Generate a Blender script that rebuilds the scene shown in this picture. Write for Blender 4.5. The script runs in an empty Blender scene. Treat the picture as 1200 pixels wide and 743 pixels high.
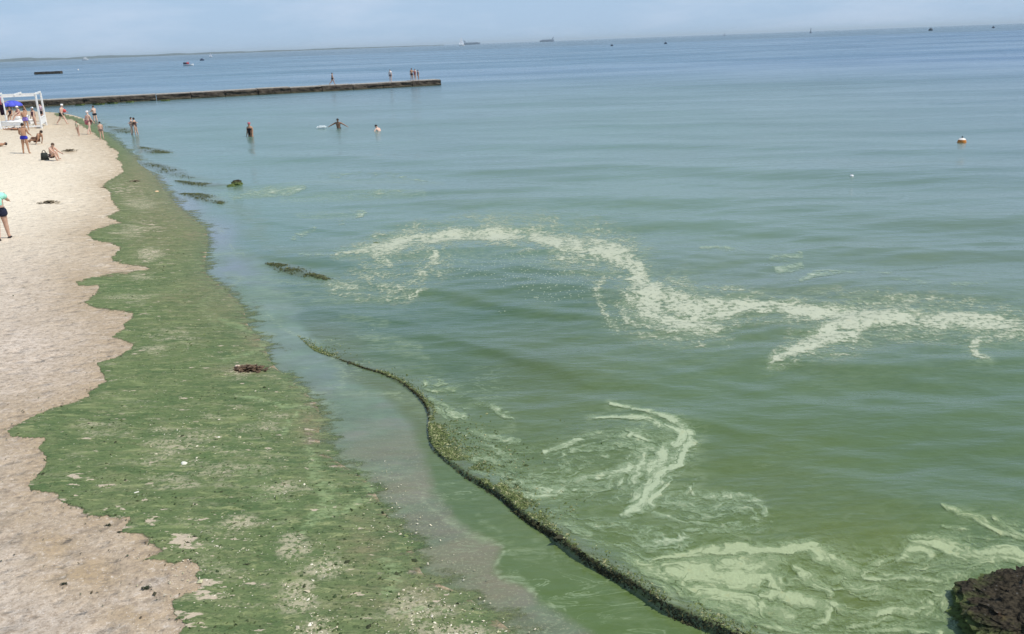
import bpy, bmesh, math, random
import numpy as np
from mathutils import Vector, Matrix, Euler
R = math.radians
random.seed(7); rng = np.random.default_rng(7)
SC = bpy.context.scene
COL = SC.collection

# ------------------------------------------------------------------ camera
H = 5.6; F = 1039.0; PITCH = R(17.21); ROLL = R(2.15); PW, PH = 1200.0, 743.0
Fw = np.array([0, math.cos(PITCH), -math.sin(PITCH)])
R0 = np.array([1.0, 0, 0]); U0 = np.array([0, math.sin(PITCH), math.cos(PITCH)])
Rc = math.cos(ROLL) * R0 - math.sin(ROLL) * U0
Uc = math.sin(ROLL) * R0 + math.cos(ROLL) * U0
cam_d = bpy.data.cameras.new('camera'); cam = bpy.data.objects.new('camera', cam_d); COL.objects.link(cam)
cam_d.sensor_width = 36; cam_d.lens = 36 * F / PW; cam_d.clip_start = 0.1; cam_d.clip_end = 200000
M = Matrix(((Rc[0], Uc[0], -Fw[0], 0), (Rc[1], Uc[1], -Fw[1], 0), (Rc[2], Uc[2], -Fw[2], H), (0, 0, 0, 1)))
cam.matrix_world = M
SC.camera = cam

# ------------------------------------------------------------------ light
SUN_EL, SUN_AZ = R(54), R(108)          # azimuth clockwise from +Y: the sun stands to the right, a little behind
HAZE = 0.00007
SKY_S = 0.110
w = bpy.data.worlds.new('World'); SC.world = w; w.use_nodes = True
nt = w.node_tree; nt.nodes.clear()
out = nt.nodes.new('ShaderNodeOutputWorld'); bg = nt.nodes.new('ShaderNodeBackground')
sky = nt.nodes.new('ShaderNodeTexSky'); sky.sky_type = 'NISHITA'; sky.sun_disc = False
sky.sun_elevation = SUN_EL; sky.sun_rotation = SUN_AZ
sky.air_density = 1.0; sky.dust_density = 0.5; sky.ozone_density = 3.0
tc = nt.nodes.new('ShaderNodeTexCoord'); mp = nt.nodes.new('ShaderNodeMapping'); mp.inputs['Scale'].default_value = (1.6, 1.6, 7)
nz = nt.nodes.new('ShaderNodeTexNoise'); nz.inputs['Scale'].default_value = 2.6; nz.inputs['Detail'].default_value = 6; nz.inputs['Roughness'].default_value = .58
rp = nt.nodes.new('ShaderNodeMapRange'); rp.inputs['From Min'].default_value = .46; rp.inputs['From Max'].default_value = .70
rp.inputs['To Min'].default_value = 0.0; rp.inputs['To Max'].default_value = .55
mx = nt.nodes.new('ShaderNodeMix'); mx.data_type = 'RGBA'; mx.inputs[7].default_value = (6.3, 7.1, 8.5, 1)
hz = nt.nodes.new('ShaderNodeMix'); hz.data_type = 'RGBA'; hz.blend_type = 'MULTIPLY'; hz.inputs[0].default_value = 1; hz.inputs[7].default_value = (.86, .95, 1.04, 1)
L = nt.links.new
L(tc.outputs['Generated'], mp.inputs['Vector']); L(mp.outputs[0], nz.inputs['Vector']); L(nz.outputs[0], rp.inputs['Value'])
sxyz = nt.nodes.new('ShaderNodeSeparateXYZ'); L(tc.outputs['Generated'], sxyz.inputs[0])
el = nt.nodes.new('ShaderNodeMapRange'); el.interpolation_type = 'SMOOTHERSTEP'; L(sxyz.outputs[2], el.inputs['Value'])
for k_, v_ in zip(('From Min', 'From Max', 'To Min', 'To Max'), (-.02, .75, .92, .22)): el.inputs[k_].default_value = v_
veil = nt.nodes.new('ShaderNodeMix'); veil.data_type = 'RGBA'; veil.inputs[7].default_value = (3.85, 5.35, 7.30, 1)     # summer haze, thickest low down
L(sky.outputs[0], hz.inputs[6]); L(hz.outputs[2], veil.inputs[6]); L(el.outputs[0], veil.inputs[0]); L(veil.outputs[2], mx.inputs[6]); L(rp.outputs[0], mx.inputs[0]); L(mx.outputs[2], bg.inputs['Color'])
bg.inputs['Strength'].default_value = SKY_S; L(bg.outputs[0], out.inputs[0])
sl = bpy.data.lights.new('sun', 'SUN'); sl.energy = 4.0; sl.angle = R(.6); sl.color = (1, .955, .88)
so = bpy.data.objects.new('sun', sl); COL.objects.link(so)
sd_ = Vector((math.sin(SUN_AZ) * math.cos(SUN_EL), math.cos(SUN_AZ) * math.cos(SUN_EL), math.sin(SUN_EL)))
so.rotation_euler = sd_.to_track_quat('Z', 'Y').to_euler(); so.location = (30, -10, 60)
SC.view_settings.view_transform = 'Standard'; SC.view_settings.look = 'None'
SC.view_settings.exposure = 0.0; SC.view_settings.gamma = 1; SC.view_settings.use_curve_mapping = False
SC.render.engine = 'CYCLES'; SC.cycles.max_bounces = 6; SC.cycles.transparent_max_bounces = 8

# ------------------------------------------------------------------ map helpers
def proj(P):
    """world points (n,3) -> position on the photograph's plan"""
    D = P - np.array([0, 0, H]); z = D @ Fw; z = np.where(z > .05, z, .05)
    return PW / 2 + F * (D @ Rc) / z, PH / 2 - F * (D @ Uc) / z
def ray(px, py):
    return Fw + Rc * ((px - PW / 2) / F) - Uc * ((py - PH / 2) / F)
def at(px, py, z=0.0):
    d = ray(px, py); t = (z - H) / d[2]; return np.array([d[0] * t, d[1] * t, z])
def cat(pts, n=6):
    """smooth a control polyline (rows of any width) with Catmull-Rom"""
    P = np.array(pts, float); P = np.vstack([2 * P[0] - P[1], P, 2 * P[-1] - P[-2]]); o = []
    for i in range(1, len(P) - 2):
        for k in range(n):
            t = k / n; a, b, c, d = P[i - 1], P[i], P[i + 1], P[i + 2]
            o.append(.5 * ((2 * b) + (c - a) * t + (2 * a - 5 * b + 4 * c - d) * t * t + (3 * b - a - 3 * c + d) * t ** 3))
    o.append(P[-2]); return np.array(o)
def hsh(ix, iy, s):
    n = (ix.astype(np.int64) * 374761393 + iy.astype(np.int64) * 668265263 + s * 974634777) & 0x7fffffff
    n = ((n ^ (n >> 13)) * 1274126177) & 0x7fffffff
    n = ((n ^ (n >> 16)) * 1911520717) & 0x7fffffff
    return (n & 0xffff) / 65535.0
def vn(x, y, s=0):
    ix = np.floor(x); iy = np.floor(y); fx = x - ix; fy = y - iy
    u = fx * fx * (3 - 2 * fx); v = fy * fy * (3 - 2 * fy)
    a = hsh(ix, iy, s); b = hsh(ix + 1, iy, s); c = hsh(ix, iy + 1, s); d = hsh(ix + 1, iy + 1, s)
    return (a + (b - a) * u) * (1 - v) + (c + (d - c) * u) * v
def fbm(x, y, o=4, s=0, g=.5):
    r = 0; a = 1; t = 0
    for k in range(o):
        r = r + a * vn(x * 2 ** k + 17.3 * k, y * 2 ** k - 9.1 * k, s + k); t += a; a *= g
    return r / t
def ss(a, b, x):
    t = np.clip((x - a) / (b - a), 0, 1); return t * t * (3 - 2 * t)
def seg_dist(X, Y, P):
    """distance, side (+ right of the line), parameter row index for a polyline P (n,2)"""
    best = np.full(X.shape, 1e18); side = np.zeros(X.shape); idx = np.zeros(X.shape)
    for i in range(len(P) - 1):
        ax, ay = P[i, 0], P[i, 1]; bx, by = P[i + 1, 0] - ax, P[i + 1, 1] - ay; l = bx * bx + by * by + 1e-12
        t = np.clip(((X - ax) * bx + (Y - ay) * by) / l, 0, 1); dx = X - ax - t * bx; dy = Y - ay - t * by
        d = dx * dx + dy * dy; m = d < best
        best = np.where(m, d, best); side = np.where(m, bx * dy - by * dx, side); idx = np.where(m, i + t, idx)
    return np.sqrt(best), side, idx
def inside(X, Y, P):
    r = np.zeros(X.shape, bool); n = len(P)
    for i in range(n):
        x0, y0 = P[i][0], P[i][1]; x1, y1 = P[(i + 1) % n][0], P[(i + 1) % n][1]
        if y0 == y1: continue
        c = (y0 > Y) != (y1 > Y); r ^= c & (X < (x1 - x0) * (Y - y0) / (y1 - y0) + x0)
    return r
def stroke_field(X, Y, strokes, soft=.8, flow=None):
    """highest coverage left by any of the strokes; a stroke is (rows of x, y, width), strength"""
    out = np.zeros(X.shape)
    for pts, st in strokes:
        P = cat(pts, 5); m = P[:, 2].max() * 1.2 + 3
        sel = np.where((X > P[:, 0].min() - m) & (X < P[:, 0].max() + m) & (Y > P[:, 1].min() - m) & (Y < P[:, 1].max() + m))[0]
        if not len(sel): continue
        d, sd, ix = seg_dist(X[sel], Y[sel], P[:, :2]); wv = np.interp(ix, np.arange(len(P)), P[:, 2]) / 2
        v = st * (1 - ss(wv * (1 - soft * .6), wv * (1 + soft) + 1.0, d)); m = v > out[sel]; out[sel] = np.where(m, v, out[sel])
        if flow is not None:
            W = np.array([at(a, b)[:2] for a, b in P[:, :2]]); cum = np.concatenate([[0], np.cumsum(np.linalg.norm(np.diff(W, axis=0), axis=1))])
            u = np.interp(ix, np.arange(len(P)), cum) + 7.3 * len(pts) + P[0, 0] * .37; nrm = np.linalg.norm(W[len(W) // 2]) / F
            vv = np.sign(sd) * d * nrm; flow[sel, 0] = np.where(m, u, flow[sel, 0]); flow[sel, 1] = np.where(m, vv, flow[sel, 1])
    return out
def blob_field(X, Y, blobs):
    o = np.zeros(X.shape)
    for bx, by, rx, ry, st in blobs:
        o = np.maximum(o, st * np.exp(-(((X - bx) / rx) ** 2 + ((Y - by) / ry) ** 2)))
    return o

# ------------------------------------------------------------------ shore line and terrain
shore_px = [(-10, 129), (40, 130.5), (75, 133), (98, 139), (116, 150), (128, 160), (150, 178), (178, 204), (196, 228), (215, 248), (240, 268), (243, 290), (240, 318), (262, 338),
            (284, 360), (290, 380), (308, 402), (318, 425), (345, 450), (372, 475), (374, 505), (380, 530), (425, 560), (442, 582), (455, 607),
            (478, 632), (488, 655), (500, 677), (548, 700), (600, 740)]
sp = [at(a, b)[:2] for a, b in shore_px]
SHORE = np.array([(-3000, 104.0), (-200, 101.0), (-90, 99.5)] + [tuple(p) for p in cat(sp, 3)] + [(1.6, 5.0), (3.5, 0), (6, -12), (15, -60), (200, -3000)])
LANDP = [tuple(p) for p in SHORE] + [(-4000, -3000)]
def shore_s(x, y):
    """metres inland (+) or out to sea (-)"""
    d, _, _ = seg_dist(x, y, SHORE); i = inside(x, y, LANDP); return np.where(i, d, -d)
def beach_z(x, y, s=None, fine=True):
    x = np.asarray(x, float); y = np.asarray(y, float)
    if s is None: s = shore_s(x, y)
    si = np.maximum(s, 0)
    z = np.where(s > 0, .045 * si * np.exp(-si / 40) + .35 * (1 - np.exp(-si / 30)) * .3, np.maximum(.05 * s, -3 - 0 * s))
    if fine:
        k = np.clip(si / 2.0, 0, 1)
        z = z + k * (.035 * (fbm(x * .45, y * .45, 3, 5) - .5) + .022 * (fbm(x * 2.6, y * 2.6, 3, 9) - .5))
    return z
def ground(px, py):
    z = 0.0
    for _ in range(12):
        p = at(px, py, z); z = float(beach_z(np.array([p[0]]), np.array([p[1]]))[0]); z = max(z, 0.0)
    return at(px, py, z)

# ------------------------------------------------------------------ shader helpers
class N:
    def __init__(s, name):
        s.m = bpy.data.materials.new(name); s.m.use_nodes = True; s.t = s.m.node_tree; s.t.nodes.clear()
        s.o = s.t.nodes.new('ShaderNodeOutputMaterial')
    def n(s, ty, **kw):
        q = s.t.nodes.new(ty)
        for k, v in kw.items(): setattr(q, k, v)
        return q
    def l(s, a, b): s.t.links.new(a, b)
    def set(s, sock, v):
        if hasattr(v, 'links'): s.l(v, sock)
        else: sock.default_value = v
    def pos(s, scale=(1, 1, 1), rot=(0, 0, 0)):
        g = s.n('ShaderNodeNewGeometry'); q = s.n('ShaderNodeMapping'); q.inputs['Scale'].default_value = scale; q.inputs['Rotation'].default_value = rot
        s.l(g.outputs['Position'], q.inputs['Vector']); return q.outputs[0]
    def noise(s, scale, vec=None, detail=3, rough=.5, dist=0, col=False):
        q = s.n('ShaderNodeTexNoise'); q.inputs['Scale'].default_value = scale; q.inputs['Detail'].default_value = detail
        q.inputs['Roughness'].default_value = rough; q.inputs['Distortion'].default_value = dist
        if vec is not None: s.l(vec, q.inputs['Vector'])
        return q.outputs['Color' if col else 'Fac']
    def vor(s, scale, vec=None, feature='F1', out='Distance', rnd=1):
        q = s.n('ShaderNodeTexVoronoi', feature=feature); q.inputs['Scale'].default_value = scale; q.inputs['Randomness'].default_value = rnd
        if vec is not None: s.l(vec, q.inputs['Vector'])
        return q.outputs[out]
    def mr(s, v, a, b, c=0.0, d=1.0, smooth=True):
        q = s.n('ShaderNodeMapRange'); q.interpolation_type = 'SMOOTHSTEP' if smooth else 'LINEAR'
        s.l(v, q.inputs['Value'])
        for k, x in zip(('From Min', 'From Max', 'To Min', 'To Max'), (a, b, c, d)): q.inputs[k].default_value = x
        return q.outputs[0]
    def math(s, op, a, b=0.0, clamp=False):
        q = s.n('ShaderNodeMath', operation=op); q.use_clamp = clamp; s.set(q.inputs[0], a); s.set(q.inputs[1], b); return q.outputs[0]
    def mix(s, f, a, b, blend='MIX'):
        q = s.n('ShaderNodeMix', data_type='RGBA', blend_type=blend); s.set(q.inputs[0], f)
        for i, v in ((6, a), (7, b)):
            if hasattr(v, 'links'): s.l(v, q.inputs[i])
            else: q.inputs[i].default_value = (*v[:3], 1)
        return q.outputs[2]
    def attr(s, name, out='Fac'):
        q = s.n('ShaderNodeAttribute'); q.attribute_name = name; return q.outputs[out]
    def bump(s, h, dist, strength=1.0, prev=None):
        q = s.n('ShaderNodeBump'); q.inputs['Distance'].default_value = dist; q.inputs['Strength'].default_value = strength; s.l(h, q.inputs['Height'])
        if prev is not None: s.l(prev, q.inputs['Normal'])
        return q.outputs[0]
    def bsdf(s, col, rough=.8, spec=.3, normal=None, ior=1.45, out=True):
        q = s.n('ShaderNodeBsdfPrincipled')
        if hasattr(col, 'links'): s.l(col, q.inputs['Base Color'])
        else: q.inputs['Base Color'].default_value = (*col[:3], 1)
        s.set(q.inputs['Roughness'], rough); s.set(q.inputs['Specular IOR Level'], spec); q.inputs['IOR'].default_value = ior
        if normal is not None: s.l(normal, q.inputs['Normal'])
        if out: s.l(q.outputs[0], s.o.inputs[0])
        return q
_plain = {}
def plain(name, col, rough=.75, var=.12, scale=30):
    if name in _plain: return _plain[name]
    a = N(name); n = a.noise(scale, a.pos(), 3)
    c = a.mix(a.mr(n, .3, .7), [x * (1 - var) for x in col], [min(1, x * (1 + var)) for x in col])
    a.bsdf(c, rough, .3, a.bump(n, .004)); _plain[name] = a.m; return a.m

# ------------------------------------------------------------------ object helpers
def tag(o, label=None, cat=None, group=None, kind=None):
    for k, v in (('label', label), ('category', cat), ('group', group), ('kind', kind)):
        if v: o[k] = v
    return o
def link(name, me, mat=None, parent=None, loc=None, rot=None, smooth=True):
    o = bpy.data.objects.new(name, me); COL.objects.link(o)
    if mat is not None and not me.materials: me.materials.append(mat)
    if parent is not None: o.parent = parent
    if loc is not None: o.location = loc
    if rot is not None: o.rotation_euler = rot
    if smooth and len(me.polygons): me.polygons.foreach_set('use_smooth', [True] * len(me.polygons))
    return o
def empty(name, loc=(0, 0, 0), rz=0):
    o = bpy.data.objects.new(name, None); COL.objects.link(o); o.location = loc; o.rotation_euler = (0, 0, rz); o.empty_display_size = .2; return o
def bm_obj(name, bm, mat, parent=None, loc=None, rot=None, smooth=False):
    me = bpy.data.meshes.new(name); bm.to_mesh(me); bm.free(); return link(name, me, mat, parent, loc, rot, smooth)
def box(bm, c, s, rot=None):
    r = bmesh.ops.create_cube(bm, size=1); mt = Matrix.Translation(c) @ (rot.to_matrix().to_4x4() if rot else Matrix()) @ Matrix.Diagonal((*s, 1))
    bmesh.ops.transform(bm, matrix=mt, verts=r['verts']); return r['verts']
def tube(bm, a, b, r0, r1=None, seg=10):
    a = Vector(a); b = Vector(b); d = b - a; r1 = r0 if r1 is None else r1
    r = bmesh.ops.create_cone(bm, cap_ends=True, segments=seg, radius1=r0, radius2=r1, depth=d.length)
    bmesh.ops.transform(bm, matrix=Matrix.Translation((a + b) / 2) @ d.to_track_quat('Z', 'Y').to_matrix().to_4x4(), verts=r['verts'])
def lathe(bm, prof, seg=20, c=(0, 0, 0)):
    rings = []
    for r, z in prof: rings.append([bm.verts.new((c[0] + max(r, 1e-4) * math.cos(2 * math.pi * k / seg), c[1] + max(r, 1e-4) * math.sin(2 * math.pi * k / seg), c[2] + z)) for k in range(seg)])
    for a, b in zip(rings, rings[1:]):
        for k in range(seg): bm.faces.new((a[k], a[(k + 1) % seg], b[(k + 1) % seg], b[k]))
    return rings
def grid_mesh(name, V, Fc, attrs={}, cols={}):
    used = np.zeros(len(V), bool); used[Fc.ravel()] = True; remap = np.cumsum(used) - 1
    V = V[used]; Fc = remap[Fc]; me = bpy.data.meshes.new(name)
    me.vertices.add(len(V)); me.vertices.foreach_set('co', V.astype(np.float32).ravel())
    k = Fc.shape[1]; me.loops.add(len(Fc) * k); me.loops.foreach_set('vertex_index', Fc.astype(np.int32).ravel())
    me.polygons.add(len(Fc)); me.polygons.foreach_set('loop_start', np.arange(0, len(Fc) * k, k, dtype=np.int32))
    me.polygons.foreach_set('use_smooth', np.ones(len(Fc), bool)); me.update(calc_edges=True)
    for n, a in attrs.items():
        if a.ndim == 2: me.attributes.new(n, 'FLOAT_VECTOR', 'POINT').data.foreach_set('vector', a[used].astype(np.float32).ravel())
        else: me.attributes.new(n, 'FLOAT', 'POINT').data.foreach_set('value', a[used].astype(np.float32))
    for n, a in cols.items():
        c = np.ones((used.sum(), 4), np.float32); c[:, :3] = a[used]; me.attributes.new(n, 'FLOAT_COLOR', 'POINT').data.foreach_set('color', c.ravel())
    return me

# ------------------------------------------------------------------ polar sheet shared by beach and sea
STEP = 1.25 * 1200 / 1024
th = np.concatenate([np.linspace(-math.pi, -R(37), 26)[:-1], np.arange(-R(37), R(36), STEP / F / .97), np.linspace(R(36), math.pi, 26)])
dep = np.arange(math.atan(F ** -1 * 7), R(42), STEP / F / 1.12)[::-1]          # finely from near to about 800 m
rr = np.concatenate([np.linspace(.3, H / math.tan(R(42)), 8)[:-1], H / np.tan(dep), [1000, 1300, 1800, 2600, 4000, 7000, 13000, 30000, 60000]])
TH, RR = np.meshgrid(th, rr); X = (RR * np.sin(TH)).ravel(); Y = (RR * np.cos(TH)).ravel()
nr, nc = TH.shape
ii = (np.arange(nr - 1)[:, None] * nc + np.arange(nc - 1)[None, :]).ravel()
QUAD = np.stack([ii, ii + 1, ii + nc + 1, ii + nc], 1)[:, ::-1]
S = shore_s(X, Y)
RAD = RR.ravel()
# world-space jitter so that no drawn line keeps a clean edge
JX = .10 * (fbm(X * 3, Y * 3, 4, 21) - .5) + .05 * (fbm(X * 14, Y * 14, 3, 22) - .5) + .35 * (fbm(X * .6, Y * .6, 2, 25) - .5) * np.clip(RAD / 40, 0, 1)
JY = .16 * (fbm(X * 3, Y * 3, 4, 23) - .5) + .08 * (fbm(X * 14, Y * 14, 3, 24) - .5) + .6 * (fbm(X * .6, Y * .6, 2, 26) - .5) * np.clip(RAD / 40, 0, 1)
# ------------------------------------------------------------------ beach
ZB = beach_z(X, Y, S)
near = (RAD < 260) & (np.cos(np.arctan2(X, Y)) > .5)
MXb, MYb = proj(np.stack([X + JX, Y + JY, np.maximum(beach_z(X, Y, S, False), 0)], 1))
MXb = np.where(near, MXb, -9999); MYb = np.where(near, MYb, -9999)
left_edge = [(60, 128), (62, 136), (85, 142), (100, 151), (112, 160), (123, 168), (136, 180), (142, 200), (122, 216), (126, 232), (138, 245), (125, 253), (136, 260), (110, 268), (100, 275), (105, 283), (135, 289),
             (140, 291), (130, 300), (133, 306), (170, 314), (125, 320), (88, 329), (88, 336), (113, 338), (110, 344), (93, 353), (108, 361), (135, 366), (155, 370), (140, 380), (140, 386),
             (126, 395), (153, 404), (140, 415), (109, 426), (123, 445), (101, 460), (103, 465), (60, 478), (22, 495), (7, 505), (10, 513), (50, 515), (40, 526), (53, 535), (47, 550),
             (35, 565), (35, 573), (65, 579), (77, 594), (93, 597), (100, 606), (123, 607), (138, 611), (150, 607), (140, 625), (173, 634), (186, 645), (170, 655), (205, 661), (225, 657), (236, 667),
             (228, 672), (236, 687), (230, 692), (203, 700), (205, 717), (213, 732), (208, 745), (190, 790), (140, 860)]
right_edge = [(a, b) for a, b in shore_px] + [(640, 790), (700, 860)]
APOLY = left_edge + right_edge[::-1]
def algae_sd(mx, my):
    d, _, _ = seg_dist(mx, my, np.array(APOLY + [APOLY[0]], float)); return np.where(inside(mx, my, APOLY), d, -d)
msk = near & (MXb > -80) & (MXb < 820) & (MYb > 80) & (MYb < 900)
AS = np.full(X.shape, -99.0); AS[msk] = algae_sd(MXb[msk], MYb[msk])
# damp, darker sand next to the algae; weed specks gather there
damp = np.exp(-np.maximum(-AS, 0) / 55) * (AS < 6)
damp = np.maximum(damp * .8, blob_field(MXb, MYb, [(60, 640, 55, 30, .9), (30, 600, 60, 30, .7), (100, 672, 75, 36, .95), (40, 540, 40, 20, .6), (165, 722, 60, 28, .95), (90, 440, 40, 25, .5), (115, 395, 30, 40, .6), (80, 178, 14, 3, .9), (20, 236, 22, 2.0, .0), (58, 238, 16, 1.6, .6), (120, 212, 20, 8, .6)]))
gravel = blob_field(MXb, MYb, [(30, 420, 90, 60, 1), (20, 340, 70, 40, .5), (60, 700, 120, 40, .35)])
# ------------- materials of the shore
a = N('beach sand'); P = a.pos(); Ps = a.pos((1, 1.7, 1), (0, 0, .3))
n1 = a.noise(1.1, P, 4, .6); n2 = a.noise(34, P, 3, .7); n3 = a.noise(13, P, 3, .65); n4 = a.vor(30, P); n6 = a.noise(4.5, Ps, 5, .68)
c = a.mix(a.mr(n1, .3, .7), (.47, .39, .305), (.57, .485, .39))
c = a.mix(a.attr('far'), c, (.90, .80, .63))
c = a.mix(a.math('MULTIPLY', a.attr('gravel'), a.mr(a.noise(2.2, P, 3), .35, .65, .4, .9)), c, (.70, .60, .50))
c = a.mix(a.math('MULTIPLY', a.attr('damp'), a.mr(a.noise(2.6, Ps, 5, .65), .30, .52, .35, 1)), c, (.40, .295, .175))
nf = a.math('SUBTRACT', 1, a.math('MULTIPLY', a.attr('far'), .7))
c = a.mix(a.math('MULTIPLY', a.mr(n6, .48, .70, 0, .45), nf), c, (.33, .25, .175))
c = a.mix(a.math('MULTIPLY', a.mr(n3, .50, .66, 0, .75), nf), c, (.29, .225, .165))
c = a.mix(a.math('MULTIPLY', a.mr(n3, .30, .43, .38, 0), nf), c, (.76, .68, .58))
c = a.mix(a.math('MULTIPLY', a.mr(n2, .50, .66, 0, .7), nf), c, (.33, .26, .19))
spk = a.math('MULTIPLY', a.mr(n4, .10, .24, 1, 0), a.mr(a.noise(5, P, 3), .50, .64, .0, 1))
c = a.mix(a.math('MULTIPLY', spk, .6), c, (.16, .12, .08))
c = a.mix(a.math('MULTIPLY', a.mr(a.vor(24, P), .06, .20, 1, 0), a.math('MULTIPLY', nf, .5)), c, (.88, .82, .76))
st = a.noise(2.0, a.pos((1, 3.2, 1), (0, 0, .35)), 4, .6)
b = a.bump(n2, .008, .8); b = a.bump(n3, .022, .8, b); b = a.bump(n6, .05, .6, b); b = a.bump(a.mr(a.vor(2.3, a.pos((1, 1.5, 1)), 'SMOOTH_F1'), .05, .45), .055, .9, b); b = a.bump(a.mr(a.vor(4.2, a.pos((1, 1.3, 1), (0, 0, .5)), 'F1'), .0, .35), .03, .8, b); b = a.bump(st, .04, .6, b)
a.bsdf(c, .95, .15, b); M_SAND = a.m

a = N('drying green algae'); P = a.pos(); Ps = a.pos((1, 2.2, 1), (0, 0, .28))
n1 = a.noise(.8, P, 4, .6); n2 = a.noise(9, Ps, 4, .66); n3 = a.noise(30, P, 3, .7); n5 = a.noise(2.6, Ps, 5, .7); n7 = a.noise(5.5, Ps, 4, .7, .6)
c = a.mix(a.mr(n1, .3, .72), (.106, .158, .056), (.146, .186, .074)); c = a.mix(a.mr(a.noise(1.15, a.pos((1, 2.4, 1), (.4, 0, .3)), 5, .68), .50, .60, 0, .6), c, (.068, .118, .040))
c = a.mix(a.mr(n5, .50, .64, 0, .65), c, (.200, .220, .100))
c = a.mix(a.math('MULTIPLY', a.attr('brown'), a.mr(n5, .35, .6, .3, 1)), c, (.235, .205, .110))
c = a.mix(a.mr(n2, .34, .47, .85, 0), c, (.066, .098, .034))
c = a.mix(a.mr(n7, .57, .67, 0, .75), c, (.30, .32, .145)); c = a.mix(a.mr(a.noise(1.5, a.pos((1, 4.5, 1), (0, 0, .28)), 4, .6), .56, .68, 0, .6), c, (.26, .30, .125))
c = a.mix(a.mr(n3, .58, .74, 0, .5), c, (.25, .275, .12))
c = a.mix(a.mr(n3, .28, .42, .65, 0), c, (.075, .095, .035))
tanm = a.math('MULTIPLY', a.mr(a.math('ADD', a.attr('straw'), a.math('MULTIPLY', a.math('SUBTRACT', a.noise(1.7, Ps, 5, .7), .5), 2.2)), .12, .75), a.mr(a.noise(17, P, 4, .72), .42, .54), True)
c = a.mix(a.math('MULTIPLY', tanm, .75), c, (.48, .43, .29))
hl = a.mr(a.math('ADD', a.noise(3.6, Ps, 5, .62), a.math('MULTIPLY', a.attr('holes'), .20)), .645, .69, 0, .9)
c = a.mix(hl, c, (.56, .46, .34))
sp_ = a.math('MULTIPLY', a.mr(a.vor(13, P), .07, .17, 1, 0), a.mr(a.noise(2.6, P, 3), .48, .62))
c = a.mix(a.math('MULTIPLY', sp_, .85), c, (.56, .52, .38))
sd2 = a.math('MULTIPLY', a.mr(a.vor(9, a.pos((1, 1.4, 1), (0, 0, .7))), .08, .20, 1, 0), a.mr(a.noise(1.9, a.pos((1, 1, 1), (1, 0, 0)), 3), .46, .6))
c = a.mix(a.math('MULTIPLY', sd2, .8), c, (.055, .060, .022))
c = a.mix(a.math('MULTIPLY', a.attr('film'), a.mr(a.noise(8, Ps, 5, .68), .40, .62, .0, .8), True), c, (.33, .42, .20))
b = a.bump(n3, .010, .8); b = a.bump(n2, .026, .9, b); b = a.bump(n7, .03, .6, b); b = a.bump(n5, .05, .6, b)
a.bsdf(c, a.math('SUBTRACT', .85, a.math('MULTIPLY', a.attr('wet'), .35)), .3, b); pb = a.t.nodes['Principled BSDF']
rv = a.math('ADD', a.attr('rim'), a.math('MULTIPLY', a.math('SUBTRACT', a.noise(2.0, a.pos((1, 2.0, 1), (0, 0, .3)), 6, .68), .5), 1.9)); rv = a.math('ADD', rv, a.math('MULTIPLY', a.math('SUBTRACT', n3, .5), .5)); rv = a.math('MAXIMUM', a.mr(rv, .38, .80), a.mr(a.attr('rim'), .93, 1.0))
tr = a.n('ShaderNodeBsdfTransparent'); ms_ = a.n('ShaderNodeMixShader'); a.l(rv, ms_.inputs[0]); a.l(tr.outputs[0], ms_.inputs[1]); a.l(pb.outputs[0], ms_.inputs[2]); a.l(ms_.outputs[0], a.o.inputs[0]); M_ALG = a.m

keepb = ((S > -14) | (RAD > 300))
kf = keepb[QUAD].any(1) & ~((RAD[QUAD].min(1) > 1500) & (X[QUAD].max(1) > 0)) & (RAD[QUAD].max(1) < 5000)
kf &= ((S > -14)[QUAD].any(1))
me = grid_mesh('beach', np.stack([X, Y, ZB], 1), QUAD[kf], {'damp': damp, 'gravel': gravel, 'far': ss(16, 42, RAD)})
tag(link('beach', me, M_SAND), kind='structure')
# ------------- the mat: every drawn edge broken up, sand showing in holes
hole_m = blob_field(MXb, MYb, [(140, 618, 40, 14, .5), (180, 606, 20, 10, .8), (215, 634, 30, 12, .8), (100, 560, 60, 20, .4), (245, 690, 30, 16, .7), (170, 268, 22, 10, .5), (178, 300, 16, 10, .6), (150, 222, 26, 12, .5), (230, 720, 30, 20, .5)])
lapn = .05 + (.10 + .005 * RAD) * 2.0 * fbm(X * 1.4, Y * 1.4, 4, 47)
lapn = lapn * 2.4; rim = np.clip((S + lapn) / (lapn * 1.25 + .12), 0, 1); rim = np.minimum(rim, np.where(S > .5, .35 + .65 * ss(-1, 5.5, AS + 3.5 * (fbm(X * 6, Y * 9, 4, 48) - .5)), 1)); inA = ((AS > 0) & (S > -lapn)) | (msk & (S < .6) & (S > -lapn) & (MXb > 100) & (MYb < 860) & (AS > -30))
film_strokes = [([(420, 545, 5), (431, 565, 6), (437, 582, 6), (410, 597, 8), (375, 607, 10), (352, 627, 6)], .9), ([(362, 528, 8), (372, 560, 14), (385, 585, 16), (368, 607, 9)], .8),
                ([(445, 655, 4), (465, 675, 16), (450, 700, 8)], .8), ([(262, 423, 3), (300, 412, 4), (313, 395, 6)], .8), ([(275, 465, 2), (300, 470, 4), (330, 477, 3), (362, 478, 3)], .9),
                ([(331, 510, 4), (337, 498, 5), (346, 486, 3)], .9), ([(343, 450, 3), (367, 460, 3)], .7), ([(255, 375, 3), (285, 385, 6), (320, 392, 4)], .6), ([(470, 720, 3), (500, 711, 4), (548, 715, 3)], .8),
                ([(250, 382, 8), (235, 360, 8), (262, 340, 5)], .35), ([(300, 560, 30), (330, 600, 30)], .25), ([(100, 330, 10), (150, 345, 12), (215, 340, 10)], .15)]
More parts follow.
